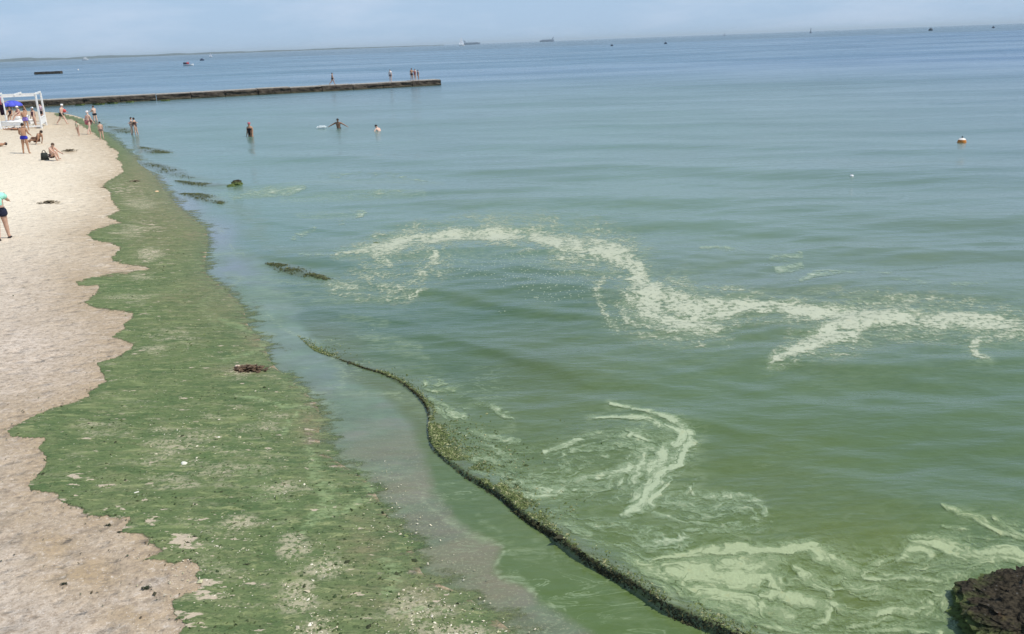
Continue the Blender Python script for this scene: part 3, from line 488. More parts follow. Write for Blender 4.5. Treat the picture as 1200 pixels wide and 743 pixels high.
def foam_mat(name, col, thick, thin, sv, su, gran, gs):
    """scum that lies in streaks along its own flow: thick cream where dense, a stained veil where thin"""
    a = N(name); P = a.pos(); d = a.attr('foam'); fl = a.attr('flow', 'Vector')
    wn = a.noise(1.6, P, 3, .55, 0, True); s0 = a.n('ShaderNodeVectorMath', operation='SUBTRACT'); a.l(wn, s0.inputs[0]); s0.inputs[1].default_value = (.5, .5, .5)
    s1 = a.n('ShaderNodeVectorMath', operation='SCALE'); s1.inputs['Scale'].default_value = .9; a.l(s0.outputs[0], s1.inputs[0])
    s2 = a.n('ShaderNodeVectorMath', operation='ADD'); a.l(fl, s2.inputs[0]); a.l(s1.outputs[0], s2.inputs[1])
    m = a.n('ShaderNodeMapping'); m.inputs['Scale'].default_value = (su, sv, 1); a.l(s2.outputs[0], m.inputs['Vector'])
    st = a.noise(1.0, m.outputs[0], 5, .60, .4); n = a.noise(gs, P, 5, .66); n2 = a.noise(gs * 3.2, P, 4, .66)
    base = a.math('ADD', d, a.math('MULTIPLY', a.math('SUBTRACT', st, .5), 3.4)); base = a.math('ADD', base, a.math('MULTIPLY', a.math('SUBTRACT', n, .5), gran * 1.6)); base = a.math('ADD', base, a.math('MULTIPLY', a.math('SUBTRACT', n2, .5), gran * .8))
    tk = a.mr(base, thick - .06, thick + .50, 0, .93); tn = a.mr(base, thin, thin + .75, 0, .60); cov = a.math('MULTIPLY', a.math('MAXIMUM', tk, tn), a.mr(d, .02, .22))
    c = a.mix(a.mr(n2, .3, .7), col, [x * .82 for x in col]); c = a.mix(tk, [col[0] * .70, col[1] * .80, col[2] * .72], c); c = a.mix(a.mr(n, .56, .74, 0, .45), c, [col[0] * .86, col[1] * .74, col[2] * .6])
    p = a.bsdf(c, .6, .3, a.bump(n2, .010, .8), out=False)
    t = a.n('ShaderNodeBsdfTransparent'); mxs = a.n('ShaderNodeMixShader'); a.l(cov, mxs.inputs[0]); a.l(t.outputs[0], mxs.inputs[1]); a.l(p.outputs[0], mxs.inputs[2]); a.l(mxs.outputs[0], a.o.inputs[0])
    return a.m
FM = [foam_mat('thick cream scum', (.56, .585, .43), .58, .08, 4.0, 1.1, 2.0, 8.5), foam_mat('thin scattered scum', (.50, .57, .45), .75, .22, 1.6, .4, 1.6, 2.2),
      foam_mat('pale green swirled scum', (.46, .53, .335), .58, .06, 9, .9, .9, 8), foam_mat('marbled scum', (.42, .485, .27), .52, .0, 9, .8, .75, 9)]
FN = [('long cream scum band curving out to the right edge of the water', 'scum band'), ('thin scattered wisps of pale scum farther out on the water', 'scum wisps'), ('hook shaped pale green scum swirl seaward of the weedy wave line', 'scum swirl'), ('marbled pale green scum swirls on the water beside the dark rock', 'scum swirls')]
rk = at(1175, 715)
FLR = [f * (1 - np.clip(rm * 1.1, 0, 1)) * ss(0, .06, sj + 1.0 * (1 - endf)) if k > 1 else f for k, f in enumerate(FL)]
for k in range(4):
    other = np.max([FLR[j] for j in range(4) if j != k], 0); own = (FLR[k] >= other) | (FLR[k] > .5)
    ff = ((FLR[k] > .015) & own)[QUAD].any(1) & (S < -.1)[QUAD].all(1)
    me = grid_mesh('floating_scum', np.stack([X, Y, ZS + .006 + .002 * k], 1), QUAD[ff], {'foam': FLR[k], 'flow': FLOW[k]})
    tag(link('floating_scum', me, FM[k]), FN[k][0], FN[k][1], kind='stuff')
# ------------------------------------------------------------------ loose weed, shells and shreds (real pieces, too many to count)
def shreds(name, label, cat_, C, size, tilt, cols, mat, slim=.45, parent=None):
    """C (n,3) centres; each piece a bent four sided flake of its own size, turn and tone"""
    n = len(C); a = rng.uniform(0, 2 * math.pi, n); s = size * rng.lognormal(0, .45, n); t = rng.normal(0, tilt, n); t2 = rng.normal(0, tilt, n); q = rng.uniform(.4, 1.6, n) * slim
    u = np.stack([np.cos(a), np.sin(a), t], 1); v = np.stack([-np.sin(a), np.cos(a), t2], 1)
    V = np.empty((n, 5, 3)); V[:, 0] = C - u * s[:, None]; V[:, 1] = C + v * (s * q)[:, None]; V[:, 2] = C + u * s[:, None]; V[:, 3] = C - v * (s * q)[:, None]; V[:, 4] = C; V[:, 4, 2] += s * rng.uniform(.15, .6, n)
    b = np.arange(n)[:, None] * 5; Fc = np.concatenate([b + np.array([[0, 3, 4]]), b + np.array([[3, 2, 4]]), b + np.array([[2, 1, 4]]), b + np.array([[1, 0, 4]])]).reshape(-1, 3)
    pal = np.array(cols); cc = pal[rng.integers(0, len(pal), n)] * rng.uniform(.75, 1.25, (n, 1)); cc = np.repeat(cc, 5, 0)
    me = grid_mesh(name, V.reshape(-1, 3), Fc, {}, {'tone': cc}); me.polygons.foreach_set('use_smooth', np.zeros(len(me.polygons), bool))
    return tag(link(name, me, mat, smooth=False), label, cat_, kind='stuff')
a = N('weed shreds'); a.bsdf(a.attr('tone', 'Color'), .7, .3); M_SHRED = a.m
def zgrid(x, y, Z):
    """height of the sheet at world points"""
    t = np.arctan2(x, y); r = np.hypot(x, y); i = np.clip(np.searchsorted(rr, r) - 1, 0, nr - 2); j = np.clip(np.searchsorted(th, t) - 1, 0, nc - 2); g = Z.reshape(nr, nc)
    fi = (r - rr[i]) / (rr[i + 1] - rr[i]); fj = (t - th[j]) / (th[j + 1] - th[j])
    return (g[i, j] * (1 - fi) + g[i + 1, j] * fi) * (1 - fj) + (g[i, j + 1] * (1 - fi) + g[i + 1, j + 1] * fi) * fj
GREEN = [(.05, .07, .02), (.08, .11, .03), (.12, .15, .045), (.17, .20, .07), (.30, .30, .15), (.08, .11, .03)]
SHADE_WEED = [(.018, .020, .008), (.03, .032, .012), (.045, .045, .018), (.07, .07, .025)]  # weed tones blackened to carry the shade of the wave's shoreward face
# along the wave line
Ln = len(RIDGE); tg = np.gradient(RIDGE, axis=0); tg /= np.linalg.norm(tg, axis=1)[:, None]; nm = np.stack([tg[:, 1], -tg[:, 0]], 1)
if (nm[len(nm) // 2] @ (np.array([8, 14]) - RIDGE[len(nm) // 2])) < 0: nm = -nm
seglen = np.linalg.norm(np.diff(RIDGE, axis=0), axis=1); pr = np.concatenate([[0], np.cumsum(seglen)])
def along(n, dens, off):
    tt = rng.uniform(0, pr[-1], n * 3); k = np.interp(tt, pr, np.arange(Ln)); dn = np.interp(k / 4, np.arange(len(dens)), dens); keep = rng.uniform(0, 1, len(tt)) < dn; k = k[keep]; k0 = k.astype(int).clip(0, Ln - 2); f = (k - k0)[:, None]
    p = RIDGE[k0] * (1 - f) + RIDGE[k0 + 1] * f; m = nm[k0] * (1 - f) + nm[k0 + 1] * f
    wd = np.interp(k / 4, np.arange(26), [.04, .05, .09, .14, .10, .08, .08, .09, .09, .10, .14, .20, .27, .30, .28, .26, .22, .16, .14, .18, .16, .16, .2, .26, .3, .3])
    return p + m * (off(len(k)) * wd)[:, None], k
dens = [0, 0, 0, .16, .14, .10, .12, .10, .06, .10, .38, .70, .85, .9, .9, .8, .45, .10, .05, .08, .05, .05, .10, .14, .10, .10]
p, k = along(27000, dens, lambda n: np.where(rng.uniform(0, 1, n) < .34, rng.exponential(.95, n), np.abs(rng.normal(0, .48, n))) - .06); kk = (fbm(p[:, 0] * 2.6, p[:, 1] * 2.6, 4, 77) + rng.uniform(-.08, .08, len(k))) > .45; p = p[kk]; k = k[kk]
z = zgrid(p[:, 0], p[:, 1], ZS) + rng.uniform(.001, .006, len(p))
sz = .010 + .006 * ss(40, 60, k)
shreds('weed_line', 'ragged line of tan and olive weed shreds riding the small wave by the shore', 'seaweed', np.column_stack([p, z]), .0125, .16, GREEN, M_SHRED)
p, k = along(9000, [0, 0, 0, 0, .03, .6, .3, .25, .9, .55, .08, .05, .08, .10, .3, .35, .8, 1, 1, 1, .9, .8, .7, .7, .7, .7], lambda n: rng.normal(-.05, .07, n))
z = zgrid(p[:, 0], p[:, 1], ZS); z = np.maximum(z, 0) * .9 + rng.uniform(-.004, .006, len(p))
shreds('shade_weed_edge', 'thin edge of weed blackened to paint shade along the shoreward foot of the small wave', 'seaweed', np.column_stack([p, z]), .013, .5, SHADE_WEED, M_SHRED)
o_ = []
for pts, am in ridge2:
    if am <= 0: continue
    Q = np.array([at(a_, b_)[:2] for a_, b_ in cat(pts, 6)]); sc = np.linalg.norm(Q.mean(0)) / 18; k = rng.integers(0, len(Q) - 1, 2200); f = rng.uniform(0, 1, 2200)[:, None]; u_ = (k + f[:, 0]) / len(Q)
    pt = Q[k] * (1 - f) + Q[k + 1] * f + rng.normal(0, .060, (2200, 2)) * sc * (np.sin(u_ * math.pi)[:, None] + .2) * np.array([1.6, .8]); kk = (fbm(pt[:, 0] * 2.2 / sc, pt[:, 1] * 2.2 / sc, 3, 5) + rng.uniform(-.1, .1, len(pt)) > .45); o_.append(pt[kk])
pt = np.vstack(o_); shreds('floating_weed', 'dark green weed shreds gathered on the broken wavelets farther up the shore', 'seaweed', np.column_stack([pt, zgrid(pt[:, 0], pt[:, 1], ZS) + .008]), 0.019, .08, [(.03, .038, .012), (.05, .06, .02), (.07, .08, .03), (.12, .13, .05)], M_SHRED, .4)
# scattered over the beach
def scatter(n, x0, x1, y0, y1, test):
    o = []
    for _ in range(n):
        px, py = rng.uniform(x0, x1), rng.uniform(y0, y1); o.append((px, py))
    q = np.array([at(a, b, .15)[:2] for a, b in o]); s = shore_s(q[:, 0], q[:, 1]); z = np.maximum(beach_z(q[:, 0], q[:, 1], s), 0) + .016; mx_, my_ = proj(np.column_stack([q, z])); k = test(mx_, my_, s); return np.column_stack([q, z])[k]
c = scatter(16000, -30, 560, 150, 780, lambda x, y, s: (s > -.1) & (algae_sd(x, y) > -3) & (fbm(x * .03, y * .06, 3, 12) + rng.uniform(-.25, .25, len(x)) > .5))
shreds('green_weed_shreds', 'dark green weed shreds strewn over the algae carpet', 'seaweed', c, .0125, .3, [(.05, .08, .025), (.08, .11, .035), (.04, .05, .018), (.13, .17, .06)], M_SHRED, .5)
c = scatter(26000, 120, 640, 210, 780, lambda x, y, s: (s > -.5) & (algae_sd(x, y) > -40) & (blob_field(x, y, [(283, 612, 26, 12, .9), (345, 642, 24, 18, 1), (378, 665, 30, 15, 1), (350, 700, 26, 26, .95), (370, 735, 26, 22, .9), (328, 573, 30, 14, .7), (178, 297, 18, 12, .8), (210, 520, 70, 40, .35), (300, 500, 60, 60, .25), (500, 715, 60, 22, .8), (530, 742, 70, 16, .9), (455, 600, 45, 50, .45), (500, 560, 60, 60, .28), (560, 650, 60, 40, .18), (170, 240, 30, 20, .5), (250, 660, 80, 60, .3)]) > rng.uniform(.05, 1.1, len(x))))
c[:, 2] = np.maximum(c[:, 2], .014)
shreds('straw_flecks', 'pale straw and shell flecks washed up in patches over the green algae', 'beach debris', c, .0105, .3, [(.62, .56, .40), (.50, .44, .30), (.70, .64, .50), (.42, .40, .24)], M_SHRED, .5)
c = scatter(2600, -40, 240, 190, 780, lambda x, y, s: (s > .3) & (algae_sd(x, y) < 4) & (algae_sd(x, y) > -110) & (rng.uniform(0, 1, len(x)) < np.exp(algae_sd(x, y) / 28) + .12) & (rng.uniform(0, 1, len(x)) < .45 + .65 * (fbm(x * .02, y * .04, 2, 15) > .52)))
shreds('dry_weed_crumbs', 'brown and black weed crumbs scattered on the bare sand beside the algae', 'beach debris', c, .009, .4, [(.10, .075, .04), (.06, .055, .03), (.20, .15, .09), (.05, .07, .03)], M_SHRED, .6)
# small dark clumps of weed one can point to
def clump(px, py, w, label, mat, hgt=.3, grp=None, z0=None, cnt=260):
    g = ground(px, py) if z0 is None else at(px, py, z0); wm_ = w * np.linalg.norm(g - [0, 0, H]) / F
    o = empty('seaweed_clump', tuple(g)); tag(o, label, 'seaweed clump', grp)
    bm = bmesh.new(); r = random.Random(int(px * 7 + py))
    for _ in range(cnt):
        an = r.uniform(0, 6.283); d = abs(r.gauss(0, .42)) * wm_ / 2; x, y = d * math.cos(an) * 1.25, d * math.sin(an) * .8; zz = max(0, hgt * wm_ * (1 - (d / (wm_ * .55)) ** 2)) * r.uniform(.3, 1)
        s = wm_ * r.uniform(.04, .11); a = r.uniform(0, 6.283); v = [bm.verts.new((x + s * math.cos(a + q) * (1 if q % 2 else .4), y + s * math.sin(a + q) * (1 if q % 2 else .4), zz + r.uniform(-.3, .5) * s)) for q in (0, 1.57, 3.14, 4.71)]
        bm.faces.new(v)
    ob = bm_obj('frond_tangle', bm, mat, o); ob['kind'] = 'stuff'; return o
M_DW = plain('dark weed', (.035, .042, .018), .6, .4, 20); M_BW = plain('brown weed', (.27, .22, .145), .9, .3, 20)
clump(292, 434, 34, 'reddish brown weed clump lying on the algae carpet near the grey wash', plain('red brown weed', (.13, .085, .05), .7, .4, 20), .14, cnt=500)
for px, py, w_, lb in [(128, 616, 9, 'dark weed clump at the ragged lower left edge of the algae'), (140, 624, 6, 'small dark weed clump just right of the clump at the algae edge'), (75, 685, 9, 'lone dark weed tuft on bare sand near the lower left corner'), (172, 690, 12, 'flat dark weed tuft on bare sand left of the lowest algae bay'),
                       (228, 630, 9, 'black weed scrap among pale specks on the lower algae carpet'), (289, 663, 11, 'dark brown weed knot on the algae left of the straw patch'), (104, 497, 6, 'small black weed tuft in the widest part of the algae'), (253, 516, 6, 'dark weed tuft beside a white shell on the algae')]:
    clump(px, py, w_, lb, M_DW, .22, cnt=90)
for px, py, w_, lb in [(82, 177, 16, 'low brown weed heap on sand to the right of the seated sunbather'), (58, 238, 22, 'faint flat weed patch on pale sand right of the walking person in mint'), (158, 213, 14, 'brown weed heap at the top of the algae carpet'), (121, 220, 7, 'small brown weed scrap left of the narrow algae top')]:
    clump(px, py, w_, lb, M_BW, .10, cnt=160)
# shells and stones one can pick out
def pebble(px, py, w, col, label, name='pebble', cat_='stone', z0=None, hh=.5):
    g = ground(px, py) if z0 is None else at(px, py, z0); s = w * np.linalg.norm(g - [0, 0, H]) / F / 2
    bm = bmesh.new(); bmesh.ops.create_icosphere(bm, subdivisions=2, radius=1)
    r = random.Random(int(px + py)); ph = [r.uniform(0, 6) for _ in range(4)]
    for v in bm.verts:
        k = 1 + .16 * math.sin(3 * v.co.x + ph[0]) + .12 * math.sin(4 * v.co.y + ph[1]) + .08 * math.sin(7 * v.co.z + ph[2]); v.co = Vector((v.co.x * s * k, v.co.y * s * k * .8, v.co.z * s * hh * k))
    o = bm_obj(name, bm, plain('%s %s' % (name, '%.2f' % col[0]), col, .7), loc=(g[0], g[1], g[2] + s * hh * .5), rot=(0, 0, r.uniform(0, 6)), smooth=True); return tag(o, label, cat_)
SHELL = (.75, .72, .60)
pebble(216, 544, 8, SHELL, 'white shell half buried in the middle of the algae carpet', 'shell', 'shell'); pebble(256, 513, 4, SHELL, 'small white shell next to a dark weed tuft', 'shell', 'shell'); pebble(278, 430, 6, (.62, .48, .38), 'pinkish pale stone at the left end of the reddish weed clump')
pebble(184, 225, 4, (.75, .52, .30), 'small orange stone at the brown water edge high up the beach'); pebble(160, 578, 5, SHELL, 'thin white shell on the lower algae carpet', 'shell', 'shell')

# ------------------------------------------------------------------ rocks
def strata_rock(name, label, loc, size, seed, sub=6, tiltv=(.25, .1, 1), k=1.0, weedline=.12, cat_='rock'):
    from mathutils import noise as mn
    bm = bmesh.new(); bmesh.ops.create_icosphere(bm, subdivisions=sub, radius=1); off = Vector((seed * 3.1, seed * 1.7, seed)); ax = Vector(tiltv).normalized()
    for v in bm.verts:
        d = v.co.normalized(); n = mn.fractal(d * 1.4 + off, .8, 2.1, 4); v.co = d * (1 + .28 * n)
        v.co = Vector((max(-.92, v.co.x), v.co.y, v.co.z))
    for v in bm.verts:
        t = v.co.dot(ax) * 6.5 * k + .8 * mn.fractal(v.co * 1.6 + off, 1, 2, 3); f = t - math.floor(t); step = (f ** 2.2) * (.10 + .10 * mn.noise(Vector((math.floor(t) * 2.7, 3, seed)))) + .05 * (mn.noise(Vector((math.floor(t) * 5.3, seed, 0))))
        out = (v.co - ax * v.co.dot(ax)); v.co += out.normalized() * step * 1.1 if out.length > 1e-4 else Vector()
        v.co += v.co.normalized() * (.07 * mn.fractal(v.co * 4 + off, 1.1, 2.2, 3) + .008 * mn.fractal(v.co * 14, 1, 2, 2))
    for v in bm.verts: v.co = Vector((v.co.x * size[0], v.co.y * size[1], v.co.z * size[2]))
    return tag(bm_obj(name, bm, M_ROCK, loc=loc), label, cat_)
a = N('dark layered rock'); P = a.pos(); g = a.n('ShaderNodeNewGeometry'); sx = a.n('ShaderNodeSeparateXYZ'); a.l(P, sx.inputs[0]); sn = a.n('ShaderNodeSeparateXYZ'); a.l(g.outputs['Normal'], sn.inputs[0])
n = a.noise(5, P, 5, .65); n2 = a.noise(24, a.pos((1, 1, 2.5), (.2, -.35, 0)), 4, .65)
c = a.mix(a.mr(n2, .3, .65), (.004, .004, .003), (.058, .047, .030)); c = a.mix(a.mr(n, .56, .68, 0, .6), c, (.085, .042, .026)); c = a.mix(a.mr(a.vor(14, P), .08, .18, .4, 0), c, (.20, .19, .17))
gm = a.math('MULTIPLY', a.mr(a.math('ADD', sx.outputs[2], a.math('MULTIPLY', n, -.34)), -.10, .06, 1, 0), a.mr(n2, .3, .6, .45, 1)); c = a.mix(gm, c, (.115, .155, .045))
a.bsdf(c, .8, .12, a.bump(n2, .016, 1.0, a.bump(n, .03))); M_ROCK = a.m
rb = at(1180, 722)
strata_rock('rock', 'dark brown layered rock with green weed at its foot, cut by the right edge', (rb[0] + .28, rb[1] - .18, .02), (.80, .66, .33), 4, 6, (-.42, -.30, 1))
r2 = at(278, 217); strata_rock('rock', 'small black rounded rock poking out of the water off the middle beach', (r2[0], r2[1], .02), (.26, .25, .20), 9, 4)
r3 = at(271, 218.5); strata_rock('rock', 'lowest black stone touching the left side of the rounded rock', (r3[0], r3[1], .0), (.20, .20, .10), 12, 4)
r4 = at(371, 218.5); strata_rock('rock', 'thin dark flat rock just breaking the water right of the rounded rock', (r4[0], r4[1], -.02), (.42, .20, .07), 15, 4)
r4 = at(441, 286); strata_rock('rock', 'small dark weedy stone at the left end of the cream scum band', (r4[0], r4[1], -.02), (.17, .12, .07), 17, 4)

# ------------------------------------------------------------------ pier
a = N('weathered pier concrete'); P = a.pos(); g = a.n('ShaderNodeNewGeometry'); n = a.noise(1.3, P, 5, .68); n2 = a.noise(7, P, 4, .7); sx = a.n('ShaderNodeSeparateXYZ'); a.l(P, sx.inputs[0])
c = a.mix(a.mr(n, .35, .65), (.040, .030, .022), (.105, .085, .062)); c = a.mix(a.mr(n2, .56, .7, 0, .7), c, (.17, .15, .11)); c = a.mix(a.mr(n2, .3, .42, .8, 0), c, (.018, .016, .012))
c = a.mix(a.mr(sx.outputs[2], .0, .35, .7, 0), c, (.045, .050, .022)); a.bsdf(c, .85, .25, a.bump(n2, .08, 1, a.bump(n, .15))); M_PIER = a.m
M_TOP = plain('pale worn concrete', (.36, .335, .29), .9, .2, 3)
pE = at(517, 100); pA = at(100, 122.5); dv = (pE - pA); dv = dv / np.linalg.norm(dv); ang = math.atan2(dv[1], dv[0]); nvec = np.array([-dv[1], dv[0], 0])
pier = empty('pier', (pE[0], pE[1], 0), ang); tag(pier, 'long low dark concrete pier running out from the beach into the sea', 'pier')
BL = 4.3; PT = .80; WD = 3.0
from mathutils import noise as mnz
for i in range(24):
    bm = bmesh.new(); bmesh.ops.create_grid(bm, x_segments=14, y_segments=6, size=.5)   # face towards the camera
    r = random.Random(i * 13 + 5); dz = r.uniform(-.05, .05); dy = r.uniform(-.10, .10); L0 = BL - .07
    Vb = []; nx, nz_ = 16, 7; bm.free(); bm = bmesh.new()
    prof = [(WD, PT - .06), (WD * .5, PT - .06), (.10, PT - .05), (.0, PT - .10), (-.02, PT * .72), (-.02, PT * .45), (-.05, PT * .2), (-.12, -.05), (-.2, -.6), (WD, -.6)]
    cols_ = []
    for q in range(nx + 1):
        x = -BL * i - L0 + L0 * q / nx; row = []
        for j, (yy, zz) in enumerate(prof):
            rough = .13 if 3 <= j <= 8 else .0; k = mnz.fractal(Vector((x * .9, j * .8 + i * .3, i * 1.1)), 1, 2, 4)
            bite = .22 * max(0, mnz.noise(Vector((x * .55, j * .5, 7)))) if 3 <= j <= 7 else 0
            row.append(bm.verts.new((x, yy + rough * k + bite + dy, zz + (dz if j < 6 else 0) + rough * .3 * k)))
        cols_.append(row)
    for q in range(nx):
        for j in range(len(prof)):
            jj = (j + 1) % len(prof); bm.faces.new((cols_[q][j], cols_[q + 1][j], cols_[q + 1][jj], cols_[q][jj]))
    bm.faces.new(cols_[0][::-1]); bm.faces.new(cols_[-1]); bmesh.ops.recalc_face_normals(bm, faces=bm.faces)
    bm_obj('concrete_block', bm, M_PIER, pier)
    bm = bmesh.new(); box(bm, (-BL * i - BL / 2, WD * .5 + .14 + dy, PT + dz - .025), (BL - .05, WD - .30, .09)); bmesh.ops.bevel(bm, geom=bm.edges[:], offset=.015, segments=1); bm_obj('walkway_slab', bm, M_TOP, pier)
for (px, py, w_, hh) in [(131, 121.6, 12, .55), (115, 122.8, 14, .5), (93, 123.6, 10, .45), (152, 120.2, 9, .35), (193, 118.4, 11, .3)]:
    g_ = at(px, py); strata_rock('boulder', {131: 'rounded dark boulder at the pier foot, nearest its step', 115: 'widest dark boulder against the pier foot by the waders', 93: 'dark boulder at the pier foot just right of the walking man', 152: 'small dark boulder at the pier foot beyond the hugging girls', 193: 'low flat dark boulder farthest out along the pier foot'}[px], (g_[0], g_[1] + .2, .05), (w_ / 20, .5, hh * .7), px, 4, (.1, .1, 1), .6)
# detached breakwater far out
g_ = at(57, 86.8); bw = empty('breakwater', (g_[0], g_[1], 0)); tag(bw, 'short black detached breakwater lying alone far out beyond the pier', 'breakwater')
for i in range(4):
    bm = bmesh.new(); box(bm, (-3.9 + 2.62 * i, 0, .25), (2.55, 2.4, 1.45 + .12 * (i % 2))); bmesh.ops.bevel(bm, geom=bm.edges[:], offset=.08, segments=2); bm_obj('concrete_block', bm, M_PIER, bw)
g_ = at(65.5, 84.2, 1.0); bm = bmesh.new(); lathe(bm, [(0, 0), (.24, .02), (.27, .25), (.16, .5), (0, .55)], 10); tag(bm_obj('seabird', bm, plain('pale feathers', (.75, .72, .66), .8), loc=(g_[0], bw.location.y, 1.0)), 'pale bird resting on the detached breakwater', 'bird')
# ------------------------------------------------------------------ people
_tmp = []
def skin_mesh(name, verts, edges, radii, sub=1):
    """one continuous surface grown over a joint skeleton"""
    me = bpy.data.meshes.new('t'); me.from_pydata([tuple(v) for v in verts], edges, []); o = bpy.data.objects.new('t', me); COL.objects.link(o)
    m = o.modifiers.new('s', 'SKIN'); m.use_smooth_shade = True; m.branch_smoothing = .4
    for i, r in enumerate(radii):
        sv = me.skin_vertices[0].data[i]; sv.radius = (r, r) if not isinstance(r, tuple) else r; sv.use_root = (i == 0)
    if sub: s = o.modifiers.new('u', 'SUBSURF'); s.levels = sub; s.render_levels = sub
    dg = bpy.context.evaluated_depsgraph_get(); dg.update(); res = bpy.data.meshes.new_from_object(o.evaluated_get(dg)); res.name = name
    bpy.data.objects.remove(o); bpy.data.meshes.remove(me)
    if len(res.polygons): res.polygons.foreach_set('use_smooth', [True] * len(res.polygons))
    return res
SKIN = {'light': (.58, .37, .27), 'fair': (.66, .45, .35), 'tan': (.42, .235, .145), 'dark tan': (.30, .16, .10)}
HAIR = {'dark': (.03, .02, .016), 'brown': (.09, .055, .035), 'grey': (.35, .32, .30)}
def rotx(a): return Matrix.Rotation(a, 3, 'X')
def roty(a): return Matrix.Rotation(a, 3, 'Y')
def person(label, px, py, h, heading, pose={}, skin='light', hair='dark', wear=(), z0=None, sink=0.0, group=None, long_hair=False):
    """feet at the photo point (px, py); faces +Y before heading (degrees, counter clockwise)"""
    g = ground(px, py) if z0 is None else at(px, py, z0)
    root = empty('person', (g[0], g[1], g[2] - sink), R(heading)); tag(root, label, 'person', group)
    P_ = dict(lean=2, base=0, side=0, hipL=2, hipR=-4, kneeL=4, kneeR=6, abdL=3, abdR=3, shL=5, shR=-5, saL=8, saR=8, elL=12, elR=12, neck=0)
    P_.update(pose); J = {}; s = h / 1.75
    B = rotx(-R(P_['base'])) @ roty(R(P_['side'])); T = B @ rotx(-R(P_['lean']))
    pel = Vector((0, 0, 0)); J['pel'] = pel
    J['waist'] = T @ Vector((0, 0, .15)); J['chest'] = T @ Vector((0, .01, .34)); J['neckb'] = T @ Vector((0, 0, .50)); NK = T @ rotx(-R(P_['neck']))
    J['neck'] = J['neckb'] + NK @ Vector((0, .01, .06)); J['head0'] = J['neckb'] + NK @ Vector((0, .02, .13)); J['head1'] = J['neckb'] + NK @ Vector((0, .015, .20)); J['crown'] = J['neckb'] + NK @ Vector((0, 0, .25)); J['nose'] = J['neckb'] + NK @ Vector((0, .125, .155))
    for sd, sg in (('L', -1), ('R', 1)):
        J['hip' + sd] = B @ Vector((sg * .085, 0, -.03)); q = B @ roty(-sg * R(P_['abd' + sd])) @ rotx(R(P_['hip' + sd]))
        J['mth' + sd] = J['hip' + sd] + q @ Vector((0, 0, -.20)); J['knee' + sd] = J['hip' + sd] + q @ Vector((0, .0, -.42)); q2 = q @ rotx(-R(P_['knee' + sd]))
        J['calf' + sd] = J['knee' + sd] + q2 @ Vector((0, -.012, -.13)); J['ank' + sd] = J['knee' + sd] + q2 @ Vector((0, 0, -.40))
        fa_ = q2 if P_.get('foot') == 'leg' else q2 @ rotx(R(0)); J['heel' + sd] = J['ank' + sd] + fa_ @ Vector((0, -.03, -.045)); J['toe' + sd] = J['ank' + sd] + fa_ @ Vector((sg * .02, .15, -.055))
        J['sho' + sd] = T @ Vector((sg * .175, 0, .455)); a_ = T @ roty(-sg * R(P_['sa' + sd])) @ rotx(R(P_['sh' + sd]))
        J['ua' + sd] = J['sho' + sd] + a_ @ Vector((0, 0, -.13)); J['elb' + sd] = J['sho' + sd] + a_ @ Vector((0, 0, -.28)); b_ = a_ @ rotx(R(P_['el' + sd]))
        J['fa' + sd] = J['elb' + sd] + b_ @ Vector((0, 0, -.10)); J['wri' + sd] = J['elb' + sd] + b_ @ Vector((0, 0, -.25)); J['palm' + sd] = J['wri' + sd] + b_ @ Vector((0, 0, -.07)); J['_b' + sd] = b_
    names = ['pel', 'waist', 'chest', 'neckb', 'neck', 'head0', 'head1', 'crown']; E = [(i, i + 1) for i in range(7)]
    rad = [.115, .108, .125, .085, .050, .078, .088, .052]
    V = [J[n] for n in names]; idx = {n: i for i, n in enumerate(names)}
    def add(n, par, r, pos=None):
        V.append(J[n] if pos is None else pos); rad.append(r); idx[n] = len(V) - 1; E.append((idx[par], idx[n]))
    add('nose', 'head0', .016)
    for sd, sg in (('L', -1), ('R', 1)):
        add('hip' + sd, 'pel', .098); add('mth' + sd, 'hip' + sd, .082); add('knee' + sd, 'mth' + sd, .056); add('calf' + sd, 'knee' + sd, .055); add('ank' + sd, 'calf' + sd, .036); add('heel' + sd, 'ank' + sd, .034); add('toe' + sd, 'heel' + sd, .024)
        add('sho' + sd, 'chest', .060); add('ua' + sd, 'sho' + sd, .048); add('elb' + sd, 'ua' + sd, .038); add('fa' + sd, 'elb' + sd, .037); add('wri' + sd, 'fa' + sd, .024); add('palm' + sd, 'wri' + sd, .030)
        for f in range(4):
            b_ = J['_b' + sd]; o_ = J['palm' + sd] + b_ @ Vector((0, (f - 1.5) * .019, -.025)); L_ = (.062, .072, .068, .052)[f]
            add('f%d%s' % (f, sd), 'palm' + sd, .0085, o_); add('g%d%s' % (f, sd), 'f%d%s' % (f, sd), .007, o_ + b_ @ Vector((-sg * .012, (f - 1.5) * .004, -L_)))
        b_ = J['_b' + sd]; add('t' + sd, 'palm' + sd, .010, J['palm' + sd] + b_ @ Vector((0, .035, .02))); add('u' + sd, 't' + sd, .008, J['palm' + sd] + b_ @ Vector((-sg * .01, .055, -.03)))
    lo = min(v.z - r for v, r in zip(V, rad)); up = Vector((0, 0, -lo)); V = [(v + up) * s for v in V]; gt = P_.get('girth', 1.0 if h > 1.5 else .88); radS = [r * s * ((1.20 * gt if n_ not in (4, 5, 6, 7) else 1.1) if r > .02 else 1.05) for n_, r in enumerate(rad)]
    for k in list(J):
        if not k.startswith('_'): J[k] = (J[k] + up) * s
    body = link('body', skin_mesh('body', V, E, radS), plain('skin ' + skin, SKIN[skin], .55, .08, 12), root)
    # head: hair cap, ears and eyes
    up_ = (J['crown'] - J['head0']).normalized(); fw = (J['nose'] - J['head0']); fw = (fw - up_ * fw.dot(up_)).normalized(); rt = fw.cross(up_); hm = Matrix((rt, fw, up_)).transposed(); hc = J['head0'] * .35 + J['head1'] * .65
    def on_head(v): return hc + hm @ (Vector(v) * s)
